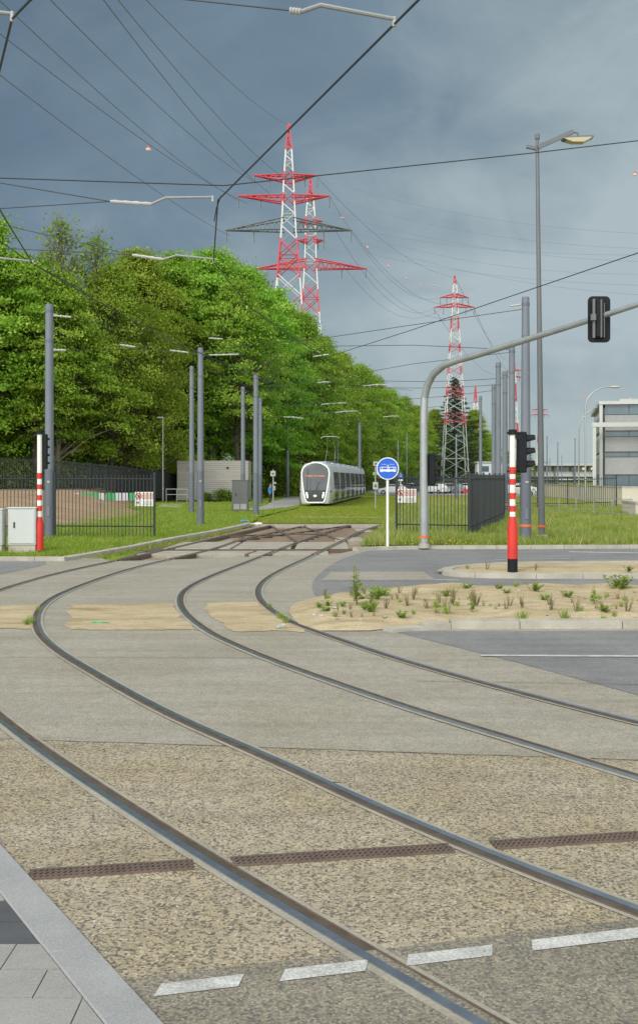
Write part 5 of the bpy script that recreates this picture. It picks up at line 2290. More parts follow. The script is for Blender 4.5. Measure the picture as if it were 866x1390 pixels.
W_ = {k: weed_proto(n_, k, s_) for k, n_, s_ in (('stalk', 'tall_weed', 1), ('bush', 'leafy_weed', 2), ('dry', 'dry_weed', 3), ('tuft', 'grass_tuft', 4))}
wu = set()
weeds = [('stalk', 486, 820, 1.25, "tallest green weed stalk, near the tip of the sand island"),
         ('bush', 507, 813, .95, "dense green leafy weed in the tip of the sand island beside the tall stalk"),
         ('bush', 520, 808, .75, "smaller leafy weed at the upper rim of the island tip"),
         ('bush', 838, 800, 1.15, "big bright green weed on the sand at the right picture edge"),
         ('bush', 852, 776, .55, "small green weed on the refuge at the right edge"),
         ('stalk', 806, 820, .62, "young upright weed below the big green one at the right"),
         ('bush', 739, 817, .5, "little leafy weed in the middle of the right part of the sand"),
         ('bush', 607, 811, .6, "leafy weed at the island's upper rim left of the striped post"),
         ('bush', 633, 801, .5, "leafy weed close to the asphalt left of the striped post"),
         ('bush', 677, 800, .5, "leafy weed at the asphalt directly below the striped post"),
         ('bush', 497, 828, .45, "flat green weed in front of the tall stalk"),
         ('bush', 545, 838, .5, "flat green weed low in the left half of the sand island"),
         ('stalk', 640, 830, .45, "thin green weed in the middle of the sand island"),
         ('dry', 612, 822, 1.0, "dry brown weed in the middle of the sand"),
         ('dry', 644, 824, .9, "dry brown weed right of the thin green one"),
         ('dry', 782, 830, .8, "dry weed in the right part of the sand"),
         ('dry', 560, 815, .8, "dry weed behind the flat green one"),
         ('tuft', 708, 838, 1.5, "tall grass tuft at the kerb, left one of two"),
         ('tuft', 766, 836, 1.4, "tall grass tuft at the kerb, right one of two"),
         ('tuft', 606, 832, 1.3, "grass tuft with dry tips left of the middle of the sand"),
         ('tuft', 592, 826, 1.1, "grass tuft beside the asphalt edge weeds"),
         ('tuft', 700, 795, 1.0, "yellowish tuft at the asphalt edge below the striped post's foot"),
         ('dry', 660, 773, .7, "dry weed on the narrow sand refuge left of the striped post"),
         ('tuft', 634, 772, .8, "grass tuft on the narrow sand refuge"),
         ('bush', 466, 826, .4, "small weed at the left of the island tip"),
         ('bush', 440, 834, .35, "smallest weed near the outermost rail"),
         ('tuft', 455, 842, .8, "grass tuft beside the outermost rail"),
         ('tuft', 388, 846, 1.0, "grass tuft growing along the outermost rail's bend, right one"),
         ('tuft', 380, 840, 1.0, "grass tuft growing along the outermost rail's bend, middle one"),
         ('tuft', 366, 826, .8, "grass tuft growing along the outermost rail's bend, upper one"),
         ('tuft', 43, 846, 1.0, "green tuft growing against the second rail's bend at the left"),
         ('bush', 38, 848, .35, "low weed beside the second rail's bend at the left"),
         ('tuft', 53, 830, .7, "small tuft above the one at the second rail's bend"),
         ('dry', 440, 808, .6, "dry weed where the sand island meets the asphalt"),
         ('dry', 726, 774, .6, "dry weed right of the striped post on the refuge"),
         ('tuft', 818, 838, .9, "low grass tuft at the kerb below the big green weed"),
         ('dry', 850, 832, .9, "dry weed at the kerb in the right corner of the sand"),
         ('dry', 690, 822, .7, "dry weed in the open sand below the refuge")]
for k, px, py, sc, lab in weeds:
    z = .09
    p = G(px, py, .09)
    if py < 780:
        z = .11
    elif px < 400:
        z = .0
    elif px < 480:
        z = .05
    p = G(px, py, z)
    if py >= 780 and px > 400:
        p.z = isl_h(p.x, p.y) - .01
    sc *= {'bush': .66, 'tuft': .62, 'dry': .75, 'stalk': .9}[k]
    if k in wu:
        o = dup(W_[k], p, random.uniform(0, 6.28), None, sc)
    else:
        wu.add(k)
        o = W_[k]
        o.location = p
        o.scale = (sc,) * 3
    tag(o, lab, "weed", "weeds on the sand")

rr = random.Random(61)
for i in range(80):
    px, py = rr.uniform(430, 866), rr.uniform(803, 838)
    p = G(px, py, .09)
    e = edge_dist(isl, p.x, p.y)
    if e < .15:
        continue
    p.z = isl_h(p.x, p.y) - .01
    k = rr.choice(['dry', 'tuft', 'dry', 'dry', 'bush', 'tuft'])
    o = dup(W_[k], p, rr.uniform(0, 6.28), None, rr.uniform(.18, .55))
    tag(o, {'dry': "small sparse dry weed scattered on the sand island", 'tuft': "small thin grass tuft scattered on the sand island", 'bush': "tiny green seedling scattered on the sand island"}[k], "weed", "weeds on the sand")

def scrap(name, label, px, py, z, d, m, seed):
    rr_ = random.Random(seed)
    bm_ = bmesh.new()
    bmesh.ops.create_icosphere(bm_, subdivisions=2, radius=.5)
    for v in bm_.verts:
        n_ = mnoise.noise_vector(v.co * 2.2 + Vector((seed, 0, 0)))
        v.co = Vector((v.co.x * d[0], v.co.y * d[1], max(-.3, v.co.z + n_.z * .5) * d[2])) + Vector((n_.x * d[0], n_.y * d[1], 0)) * .35
    me_ = bpy.data.meshes.new(name)
    bm_.to_mesh(me_)
    bm_.free()
    me_.materials.append(m)
    o_ = bpy.data.objects.new(name, me_)
    COL.objects.link(o_)
    o_.location = G(px, py, z)
    o_.rotation_euler = (0, 0, rr_.uniform(-.3, .3))
    return tag(o_, label, "litter" if name != 'stone' else "stone")


rr = random.Random(91)
for i in range(60):
    px, py = rr.uniform(420, 866), rr.uniform(803, 842)
    p = G(px, py, .09)
    if edge_dist(isl, p.x, p.y) < .1:
        continue
    o = scrap("stone", "small pale stone lying on the sand island", px, py, .09, (rr.uniform(.03, .09), rr.uniform(.03, .08), rr.uniform(.02, .05)), M[rr.choice(['insulator', 'kerb', 'slab'])], i + 20)
    o.location.z = isl_h(o.location.x, o.location.y)
    o['group'] = "stones on the sand island"
scrap("plastic_scrap", "small red scrap on the sand right of the two grass tufts", 835, 812, .1, (.10, .05, .03), M['red'], 12)
scrap("plastic_scrap", "flat bright green plastic scrap lying on the middle sand strip", 136, 845, .012, (.28, .06, .03), M['green_plastic'], 1)
scrap("plastic_bag", "crumpled blue plastic bag in the grass near the switch", 332, 708, .13, (.45, .3, .2), M['litter_blue'], 2)
scrap("plastic_bag", "crumpled white plastic bag in the grass near the switch", 348, 711.5, .10, (.6, .3, .16), M['white'], 3)
scrap("stone", "pale stone lying beside the outermost rail on the sand", 382, 850.5, .03, (.12, .10, .07), M['insulator'], 4)
for px, py, sd in ((455, 1062, 5), (240, 1030, 6), (298, 1033, 7), (206, 1090, 8)):
    o = scrap("twig", "tiny dark twig lying on the beige paving", px, py, .012, (.05, .008, .008), M['bark'], sd)
    o['group'] = "twigs on the paving"

# ------------------------------------------------------------------ lattice pylons
def pylon(label, px, d, prof, bands, arms, zb=0.0, lw=.16, xb=1.6, rot=0.0):
    """prof: (photo y, half width in photo px); bands: photo y limits with colour; arms: (y, x0, x1, depth px, colour, along view?)"""
    s_ = d / F
    zz = lambda y: EYE + (HY - y) * s_
    loc = Vector(((px - HX) * s_, d, 0))
    t_ = thing("power_pylon", label, "power pylon", loc, rot, "red and white lattice power pylons")
    pr = sorted([(zz(y), hw * s_) for y, hw in prof])
    zmax, zmin = pr[-1][0], 0.0

    def hw(z):
        return float(np.interp(z, [p_[0] for p_ in pr], [p_[1] for p_ in pr]))

    def colr(z):
        return bands[bidx(z)][2]

    def bidx(z):
        for i__, (y0, y1, c) in enumerate(bands):
            if zz(y1) <= z <= zz(y0):
                return i__
        return len(bands) - 1
    lv = [zmin]
    while lv[-1] < zmax - .3:
        st = max(hw(lv[-1]) * (1.7 if xb < 5 else 1.15), .9)
        lv.append(min(lv[-1] + st, zmax))
    cuts_ = [zz(b[0]) for b in bands] + [zz(b[1]) for b in bands]
    secs_ = {}

    def get(c):
        if c not in secs_:
            secs_[c] = MB()
        return secs_[c]
    corners = ((-1, -1), (1, -1), (1, 1), (-1, 1))
    fine_ = sorted(set(lv + [c for c in cuts_ if zmin < c < zmax]))
    for a, b in zip(fine_[:-1], fine_[1:]):
        g_ = get(bidx((a + b) / 2))
        for sx, sy in corners:
            g_.tube([(sx * hw(a), sy * hw(a), a), (sx * hw(b), sy * hw(b), b)], lw * .62, M[colr((a + b) / 2)], 4, False)
    for i_, (a, b) in enumerate(zip(lv[:-1], lv[1:])):
        m_ = colr((a + b) / 2)
        g_ = get(bidx((a + b) / 2))
        for f_ in range(4):
            c0, c1 = corners[f_], corners[(f_ + 1) % 4]
            p0 = (c0[0] * hw(a), c0[1] * hw(a), a)
            p1 = (c1[0] * hw(b), c1[1] * hw(b), b)
            q0 = (c1[0] * hw(a), c1[1] * hw(a), a)
            q1 = (c0[0] * hw(b), c0[1] * hw(b), b)
            if i_ % 2 == f_ % 2 or hw(a) > xb:
                g_.tube([p0, p1], lw * .34, M[m_], 3, False)
            if i_ % 2 != f_ % 2 or hw(a) > xb:
                g_.tube([q0, q1], lw * .34, M[m_], 3, False)
            if i_ % 3 == 2:
                g_.tube([p0, q0], lw * .34, M[m_], 3, False)
    for c, g_ in secs_.items():
        o_ = g_.build("lattice_body", t_, fix=False)
        o_['label'] = "white lattice section" if bands[c][2] != 'pylon_red' else "red lattice section"
    tips = []
    for y, x0, x1, up, c in arms:
        mb_ = MB()
        z = zz(y)
        h_ = up * s_
        for xe in (x0, x1):
            e = (xe - px) * s_
            sg = 1 if e > 0 else -1
            w_ = hw(z)
            n_ = max(3, int(abs(e) / 1.8))
            tip = Vector((e, 0, z if up > 0 else z))
            prev = None
            for sy in (-1, 1):
                mb_.tube([(sg * w_ * .6, sy * w_, z), tip], lw * .5, M[c], 4, False)
                mb_.tube([(sg * w_ * .6, sy * w_, z + h_), tip], lw * .5, M[c], 4, False)
            for k in range(n_):
                f0, f1 = k / n_, (k + .5) / n_
                f2 = (k + 1) / n_
                st0, st1 = Vector((sg * w_, 0, 0)), tip
                for sy in (-1, 1):
                    def lo(f_):
                        return Vector((sg * w_ + (e - sg * w_) * f_, sy * w_ * (1 - f_), z))

                    def hi(f_):
                        return Vector((sg * w_ + (e - sg * w_) * f_, sy * w_ * (1 - f_), z + h_ * (1 - f_)))
                    mb_.tube([lo(f0), hi(f1)], lw * .26, M[c], 3, False)
                    mb_.tube([hi(f1), lo(f2)], lw * .26, M[c], 3, False)
                mb_.tube([(st0.x + (e - st0.x) * f1, -w_ * (1 - f1), z), (st0.x + (e - st0.x) * f1, w_ * (1 - f1), z)], lw * .26, M[c], 3, False)
            tips.append(loc + tip)
        ao = mb_.build("crossarm", t_, fix=False)
        for xe in (x0, x1):
            e = (xe - px) * s_
            for f_ in (.55, .98):
                il = 2.0 if d < 400 else 3
                mb_ = MB()
                mb_.tube([(e * f_, 0, z), (e * f_, 0, z - il)], lw * .45, M['pylon_grey'], 5)
                mb_.build("insulator_string", ao)
    return t_, tips


pR, pW = 'pylon_red', 'pylon_white'
T1, tips1 = pylon("nearest and tallest red and white pylon above the forest, with a grey lowest arm", 392, 190,
            [(168, .7), (203, 4), (255, 7), (300, 9), (323, 10.5), (366, 14.5), (416, 18), (460, 20), (650, 34)],
            [(168, 204, pR), (204, 234, pW), (234, 246, pR), (246, 263, pW), (263, 275, pR), (275, 325, pW), (325, 380, pR), (380, 416, pW), (416, 455, pR), (455, 652, pW)],
            [(238, 344, 431, -9, pR), (266, 322, 448, -10, pR), (313, 306, 478, 16, 'pylon_grey')], lw=.26)
T2, tips2 = pylon("second red and white pylon above the forest, close right of the tallest", 421.5, 235,
            [(240, .6), (270, 4), (300, 6.5), (350, 7.5), (395, 10), (425, 12), (460, 14.5), (650, 27)],
            [(240, 269, pR), (269, 295, pW), (295, 308, pR), (308, 320, pW), (320, 333, pR), (333, 352, pW), (352, 366, pR), (366, 394, pW), (394, 425, pR), (425, 652, pW)],
            [(365, 347, 498, 13, pR), (300, 407, 437, -4, pR), (326, 404, 440, -4, pR)], lw=.27)
T3, tips3 = pylon("red and white pylon standing free in the right half behind the parked cars", 617, 300,
            [(374, .5), (386, 2.0), (402, 3.2), (450, 5.5), (524, 10), (576, 13), (650, 17)],
            [(374, 386, pR), (386, 398, pW), (398, 405, pR), (405, 412, pW), (412, 418, pR), (418, 430, pW), (430, 447, pR), (447, 466, pW), (466, 478, pR), (478, 495, pW), (495, 508, pR), (508, 524, pW), (524, 538, pR), (538, 560, pW), (560, 577, pR), (577, 652, 'pylon_white_unlit')],
            [(404, 597, 636, 5, pR), (417, 589, 644, 5, pR)], lw=.21, xb=9)
T4, t4 = pylon("distant red topped pylon just right of the dark conifer", 645, 720,
            [(524, .4), (545, 2), (570, 3.2), (650, 8)], [(524, 545, pR), (545, 557, pW), (557, 580, pR), (580, 652, pW)], [(560, 637, 653, 2, pR), (570, 635, 655, 2, pR)], lw=.5)
T5, t5 = pylon("distant slender pylon with two red arms between the masts", 698, 780,
            [(492, .4), (520, 1.6), (560, 3), (650, 8)], [(492, 505, pR), (505, 520, pW), (520, 545, pR), (545, 575, pW), (575, 600, pR), (600, 652, pW)], [(503, 688, 708, 1.5, pR), (512, 686, 710, 1.5, pR)], lw=.5)
T6, t6 = pylon("farthest small pylon with red arms beside the street lamp", 732, 1150,
            [(550, .4), (570, 1.2), (650, 5)], [(550, 600, pR), (600, 652, pW)], [(556, 722, 742, 1, pR), (563, 720, 744, 1, pR)], lw=.6)


# ------------------------------------------------------------------ wires
def sag_line(a, b, sag, n_=18):
    return [a.lerp(b, k / n_) - Vector((0, 0, sag * 4 * (k / n_) * (1 - k / n_))) for k in range(n_ + 1)]


def wire(name, label, pts, r, m, cat="wire", group=None):
    mb_ = MB()
    o0 = Vector(pts[0])
    mb_.tube([Vector(p) - o0 for p in pts], r, m, 5)
    o_ = mb_.build(name, None, True, fix=False)
    o_.location = o0
    return tag(o_, label, cat, group)


hv = "high voltage lines crossing the sky"


def hvl(label, a, b, sag, r=.045):
    return wire("power_line", label, sag_line(a, b, sag), r, M['hvwire'], "power line", hv)


s1 = 190 / F
def tp1(x, y):
    return P(x, y, 190)


hvl("power line from the upper left, second one in from the left edge of the top", tp1(346, 247), P(40, -30, 62), 1.2, .034)
hvl("power line from the top edge to the tallest pylon's upper arm, third from left", tp1(366, 262), P(120, -28, 62), 1.2, .034)
hvl("power line from the top edge close right of the third, ending at the upper arm", tp1(388, 243), P(138, -28, 64), 1.2, .032)
hvl("power line from the top edge to the very tip of the tallest pylon", tp1(391, 169), P(176, -24, 62), 1.0, .028)
hvl("power line from the top left corner to the tallest pylon's lower arm", tp1(324, 272), P(-30, -28, 62), 1.2, .032)
hvl("power line from the left edge high up, carrying the lone marker ball", tp1(336, 276), P(-30, 22, 66), 1.0, .032)
hvl("lowest of the power lines entering from the left edge", tp1(312, 320), P(-30, 78, 70), .8, .032)
for i, (x, y, d, x1, y1, lab) in enumerate(((431, 241, 190, 900, 318, "top faint power line running right from the tallest pylon"), (448, 268, 190, 900, 338, "faint power line running right from the end of the tallest pylon's long red arm"),
                                        (440, 285, 190, 900, 356, "faint power line just below the long red arm, running right"), (478, 316, 190, 900, 372, "faint power line running right from the grey arm's end"), (438, 300, 235, 900, 346, "faint power line from the second pylon's upper short arm, running right"),
                                        (440, 328, 235, 900, 388, "faint power line from the second pylon's lower short arm, running right"), (460, 318, 190, 900, 402, "lowest faint power line running right from below the grey arm"))):
    hvl(lab, P(x, y, d), P(x1, y1, 150), 2.0, .017)
for i, (x, y, d, tx, ty, lab) in enumerate(((431, 241, 190, 617, 376, "line carrying the marker balls from the tallest to the free pylon"), (448, 268, 190, 597, 404, "thin line sagging from the tallest pylon's red arm to the free standing pylon"),
                                        (478, 314, 190, 636, 404, "thin line sagging from the grey arm to the free standing pylon"), (456, 314, 190, 589, 418, "thin line sagging from the grey arm's middle to the free standing pylon's lower arm"),
                                        (498, 366, 235, 644, 418, "thin line sagging from the second pylon's long red arm"), (470, 366, 235, 600, 418, "thin line sagging from inside the second pylon's long red arm"))):
    hvl(lab, P(x, y, d), P(tx, ty, 300), 6.0 if i else 3.5, .028)
hvl("thin line from the free standing pylon's lower arm to the far pylons, left one", P(589, 420, 300), P(688, 503, 780), 9, .05)
hvl("thin line from the free standing pylon's lower arm to the far pylons, right one", P(644, 420, 300), P(708, 503, 780), 9, .05)
hvl("thin line from the free standing pylon's top to the far pylons", P(617, 376, 300), P(698, 494, 780), 6, .05)

mbg = "red and white marker balls on the power lines"
for px, py, d, r, lab in ((202, 202, 105, .30, "marker ball hanging alone in the dark sky at the upper left"), (465, 295, 205, .36, "red and white marker ball right of the grey arm"), (499, 335, 225, .36, "marker ball right above the second pylon's long red arm"),
                          (527, 360, 250, .36, "marker ball in the open sky right of the second pylon"), (552, 377, 262, .40, "first of three marker balls in a row left of the free standing pylon"), (571, 384, 275, .40, "middle of three marker balls left of the free standing pylon"),
                          (588, 386, 290, .40, "last of three marker balls, next to the free standing pylon"), (861, 236, 150, .36, "marker ball at the right picture edge"), (478, 300, 208, 0, ""), (792, 536, 210, .30, "small white ball above the curved lamps")):
    if r == 0:
        continue
    t_ = thing("marker_ball", lab, "marker ball", P(px, py, d), 0, mbg)
    mb = MB()
    r *= .85
    mb.ball((0, 0, 0), r, M['white'], 12, 8, half=(4, 8))
    mb.build("white_half", t_, True, fix=False)
    mb = MB()
    mb.ball((0, 0, 0), r, M['ball_red'], 12, 8, half=(0, 4))
    mb.build("red_half", t_, True, fix=False)

# tram overhead: contact wires with pull-off arms
ow = "overhead wires of the tram"
cz = 6.5


def node(px, py):
    d = F * (cz - EYE) / (HY - py)
    return P(px, py, d)


na, nb_, nc = node(535, 33), node(296, 272), node(290, 355)
ext = na + (na - node(500, 68)).normalized() * 3.2
w2 = [ext, na, nb_, nc, Vector((-1.75, 27.5, cz)), Vector((-.9, 33, cz)), Vector((.4, 40, cz)), Vector((2.2, 51, cz)), Vector((4.4, 70, cz)), Vector((9, 120, cz)), Vector((14, 170, cz))]
wire("contact_wire", "thick dark contact wire running diagonally down the sky from the top right", w2, .013, M['wire'], "overhead wire", ow)
w2b = [v + Vector((.0, .02, .55)) for v in w2[2:]]
w1 = [Vector((1.2, 5.4, cz)), node(42, 0), node(17, 26), Vector((-3.65, 12.4, cz)), Vector((-5.0, 17, cz)), node(45, 358), Vector((-5.1, 30, cz)), Vector((-3.9, 39, cz)), Vector((-1.6, 51, cz)), Vector((.2, 70, cz)), Vector((4.5, 120, cz)), Vector((9.6, 170, cz))]
wire("contact_wire", "dark contact wire at the upper left corner, running over the left track", w1, .013, M['wire'], "overhead wire", ow)


def pull_off(label, tip, knee, end, ins, outs, r=.024, drop=None):
    t2 = thing("pull_off_arm", label, "registration arm", tip, 0, "cranked pull-off arms of the overhead wire")
    mb_ = MB()
    L = lambda p: Vector(p) - tip
    mb_.tube([L(tip) + Vector((0, 0, .05)), L(knee), L(end)], [r * .7, r * .8, r * .8], M['arm_grey'], 8)
    mb_.build("curved_arm", t2, True)
    mb_ = MB()
    mb_.tube([L(tip) + Vector((0, 0, .07)), L(tip) + Vector((0, 0, -.02))], .02, M['insulator'], 6)
    mb_.build("wire_clamp", t2)
    mb_ = MB()
    dv = L(ins) - L(end)
    pr = []
    for k in range(9):
        pr.append(L(end) + dv * (k / 8))
    mb_.tube(pr, [r * (1.25 if k % 2 else .9) for k in range(9)], M['insulator'], 8)
    mb_.build("insulator", t2, True)
    mb_ = MB()
    for o_ in outs:
        mb_.tube([L(ins), L(o_)], .008, M['wire'], 5)
    mb_.build("stay_wire", t2)
    return t2


d_ = na.y
pull_off("large pull off arm at the top edge, nearest the camera", na, P(435, 7, d_), P(409, 16, d_), P(393, 14, d_), [P(-60, -34, d_ + .5)], .030)
d_ = nb_.y
pull_off("pull off arm in front of the sky left of the tallest pylon", nb_ + Vector((-.08, 0, 0)), P(225, 268.5, d_), P(206, 277, d_), P(150, 273.5, d_), [P(-60, 238, d_), P(-60, 287, d_)], .026)
d_ = nc.y
pull_off("pull off arm just above the forest's bright crowns", nc, P(240, 346.5, d_), P(222, 352, d_), P(180, 346, d_), [P(-60, 290, d_), P(-60, 333.5, d_)], .026)
d_ = w1[5].y
pull_off("pull off arm at the left edge at the height of the tree tops", w1[5], P(8, 351, d_), P(-12, 349, d_), P(-40, 347, d_), [P(-100, 340, d_)], .026)
d_ = w1[2].y
pull_off("short stub of a pull off arm in the top left corner", w1[2], P(0, 17, d_), P(-14, 18, d_), P(-30, 16, d_), [P(-100, 10, d_)], .026)
# droppers and the fork near node b
wire("dropper_wire", "thin hanger wire forking down beside the diagonal contact wire", [P(300, 266, nb_.y), P(294, 283, nb_.y + .2), P(291, 300, nb_.y + .6)], .009, M['wire'], "overhead wire", ow)

spn = "span wires between the masts"


def span(label, pts, r=.009, ins=()):
    o_ = wire("span_wire", label, pts, r, M['wire'], "span wire", spn)
    return o_


span("long span wire crossing the whole sky just above the pylon's upper arm", [P(-80, 239, 17.4), P(304, 252, 17.4), P(720, 208, 19.5), P(900, 187, 20.5)], .010)
span("long span wire rising from the trees to the right edge past the street lamp", [P(920, 322, 22), P(866, 343, 23), P(560, 447.5, 36), P(440, 486, 46), P(352, 512, 60)], .012)
e_ = RM['a'][0].location + Vector((0, 0, RM['a'][1] - .4))
span("span wire from the thick mast beside the lamp to the left", [e_, P(560, 441, 39), P(446, 458, 39.5), P(330, 470, 42), P(276, 477, 53)], .012)
mb = MB()
for kk, (x0, y0, x1, y1, dd2) in enumerate(((692, 415.5, 706, 413.5, 39),)):
    mb.tube([P(x0, y0, dd2), P(x1, y1, dd2)], .035, M['insulator'], 6)
o = mb.build("insulator_rod")
tag(o, "pale insulator rod on the span wire at the thick mast", "insulator")
e_ = RM['b'][0].location + Vector((0, 0, RM['b'][1] - .15))
span("span wire from the mast behind the striped post, level across to the trees", [e_, P(560, 468.5, 58), P(440, 470, 60), P(349, 512, 67)], .016)
span("span wire sloping down left under the signal arm", [P(694, 478, 58), P(560, 494, 62), P(470, 510, 68), P(350, 520, 67)], .014)
for i, (y0, y1, x0, x1, d, lab) in enumerate(((513, 516, 684, 500, 66, "level span wire below the signal arm's bend, upper one"), (522, 525, 676, 500, 70, "level span wire below the signal arm's bend, lower one"), (530, 545, 669, 480, 75, "far span wire sloping gently left behind the signal mast"), (545, 560, 652, 470, 85, "faint far span wire above the parked cars"),
                                              (566, 574, 652, 440, 100, "faint span wire above the tram roof"))):
    span(lab, sag_line(P(x0, y0, d), P(x1, y1, d + 8), .15, 8) + [P(355, y1 + 8, d + 10)], .016)
# left masts: brackets with short insulators and thin wires
for i, (x0, y0, x1, y1, d, lab) in enumerate(((70, 428, 97, 430.5, 41.8, "upper short bracket rod on the tall left mast"), (70, 475, 90, 475.5, 41.8, "lower short bracket rod on the tall left mast"), (163, 468, 184, 471, 47, "pale insulator rod in front of the oaks"), (231, 475.5, 256, 478.5, 53, "pale insulator rod left of the paired masts"),
                                          (284, 482, 324, 481, 53, "pale bracket arm right of the nearer paired mast"), (284, 459, 302, 460, 60, "pale insulator rod above the paired masts"), (425, 484, 446, 481, 62, "pale insulator rod where the span wires meet above the trees"),
                                          (430, 520, 450, 519, 75, "pale insulator rod above the tram, left one"), (493, 524, 530, 522, 80, "pale bracket arm in front of the trees above the tram"), (436, 549, 470, 547, 90, "pale bracket arm high above the tram front"), (520, 566, 541, 565, 100, "pale bracket arm above the blue disc"),
                                          (455, 560, 485, 558, 95, "pale bracket arm above the tram roof, middle one"), (385, 566, 412, 568, 90, "pale bracket arm left above the tram"))):
    t_ = thing("wire_bracket", lab, "bracket", P(x0, y0, d), 0, "pale brackets and insulators of the overhead line")
    mb = MB()
    q = P(x1, y1, d) - P(x0, y0, d)
    mb.tube([(0, 0, 0), tuple(q * .5 + Vector((0, 0, .06 if i > 6 else 0))), tuple(q)], .035, M['insulator'], 6)
    mb.build("bracket_rod", t_, True)
    for f_ in (.25, .5, .75):
        mb = MB()
        mb.ball(q * f_, .055, M['insulator'], 8, 6)
        mb.build("insulator_shed", t_)
for lab, pts in (("span wire from the tall left mast's upper bracket into the trees", [P(97, 430.5, 41.8), P(200, 452, 50), P(272, 480, 53)]), ("span wire from the tall left mast's lower bracket to the paired masts", [P(90, 475.5, 41.8), P(163, 474, 47), P(231, 475.5, 53), P(284, 482, 53), P(330, 478, 60)]),
                 ("thin wire from the left edge sloping down behind the tall mast", [P(-40, 300, 24), P(45, 358, 26), P(110, 392, 36), P(163, 468, 47)]),
                 ("thin wire between the paired masts and the mast beside the dark cabinet", [P(256, 478.5, 53), P(350, 512, 67), P(436, 549, 90)]),
                 ("thin wire crossing in front of the trees above the tram", [P(324, 481, 53), P(425, 520, 75), P(493, 524, 80), P(560, 530, 90)])):
    span(lab, pts, .012)
o = wire("feeder_cable", "thin grey feeder cable looping from the paired masts towards the tram", [P(276, 500, 53), P(350, 530, 67), P(460, 560, 100), P(520, 580, 140)], .015, M['wire'], "cable")

# ------------------------------------------------------------------ right background: building, walls, station, cars, lamps
fc, bk = Vector((27.9, 110, 0)), Vector((32.5, 132, 0))
fr_ = Vector((56, 105, 0))
t_ = thing("concrete_building", "three storey grey concrete building with bands of blue glass at the right picture edge", "building", fc)
ux = (fr_ - fc).normalized()
uy = (bk - fc).normalized()
LX, LY, HB = (fr_ - fc).length, (bk - fc).length, 9.6


def bslab(mb_, x0, x1, y0, y1, z0, z1, m):
    q = [ux * x0 + uy * y0, ux * x1 + uy * y0, ux * x1 + uy * y1, ux * x0 + uy * y1]
    vs = [(p.x, p.y, z0) for p in q] + [(p.x, p.y, z1) for p in q]
    mb_.add(vs, [(3, 2, 1, 0), (4, 5, 6, 7), (0, 1, 5, 4), (1, 2, 6, 5), (2, 3, 7, 6), (3, 0, 4, 7)], m)


mb = MB()
bslab(mb, .35, LX, .35, LY, 0, HB - .3, M['cabinet_dark'])
mb.build("building_core", t_)
sb = 110 / F
zz = lambda y: EYE + (HY - y) * sb
mb = MB()
for y0, y1 in ((644, 621), (613, 593.5), (584.5, 563.5)):
    n_ = 7
    for k in range(n_):
        bslab(mb, .5 + (LX - .5) * k / n_ + .02, .5 + (LX - .5) * (k + 1) / n_ - .02, .1, .38, zz(y0), zz(y1), M['bld_conc'])
    for k in range(5):
        bslab(mb, .1, .38, .5 + (LY - .5) * k / 5 + .02, .5 + (LY - .5) * (k + 1) / 5 - .02, zz(y0), zz(y1), M['bld_conc'])
mb.build("concrete_panels", t_)
for y0, y1 in ((675, 645), (620, 614), (592.5, 585.5), (562.5, 549.5)):
    mb = MB()
    n_ = 12
    for k in range(n_):
        bslab(mb, .5 + (LX - .5) * k / n_ + .03, .5 + (LX - .5) * (k + 1) / n_ - .03, .26, .36, zz(y0), zz(y1), M['glass_blue'])
    for k in range(8):
        bslab(mb, .26, .36, .5 + (LY - .5) * k / 8 + .03, .5 + (LY - .5) * (k + 1) / 8 - .03, zz(y0), zz(y1), M['glass_blue'])
    mb.build("window_band", t_)
mb = MB()
bslab(mb, -.1, LX + .1, -.1, LY, zz(549), zz(544.5), M['bld_frame'])
bslab(mb, -.03, .28, -.03, .28, 0, zz(549), M['bld_frame'])
mb.build("corner_frame", t_)
mb = MB()
bslab(mb, 2.0, 4.8, 2, 5, zz(544.5), zz(540), M['insulator'])
bslab(mb, 3.0, 3.2, 2.4, 2.6, zz(540), zz(538), M['insulator'])
mb.build("roof_unit", t_)
mb = MB()
bslab(mb, -.75, -.40, -1.5, -1.15, 0, zz(580.5), M['bld_frame'])
bslab(mb, -.8, LX, -1.55, -1.1, zz(580.4), zz(574.5), M['bld_frame'])
for k in range(1, 4):
    bslab(mb, LX * k / 4, LX * k / 4 + .35, -1.5, -1.15, 0, zz(580.5), M['bld_frame'])
mb.build("outer_frame", t_)

def concrete_wall(label, pts, th, z1, m=None):
    t2 = thing("concrete_wall", label, "wall", pts[0], 0, "concrete ramp walls")
    mb_ = MB()
    b0 = Vector(pts[0])
    pth = []
    for a, b in zip(pts[:-1], pts[1:]):
        a, b = Vector(a) - b0, Vector(b) - b0
        for k in range(6):
            pth.append(a.lerp(b, k / 6))
    pth.append(Vector(pts[-1]) - b0)
    strip_mesh(mb_, pth, 0, th, -.1, z1, M['wall_conc'])
    mb_.build("wall_body", t2)
    mb_ = MB()
    strip_mesh(mb_, pth, -.04, th + .04, z1 + .003, z1 + .12, M['kerb'])
    mb_.build("coping", t2)
    return t2


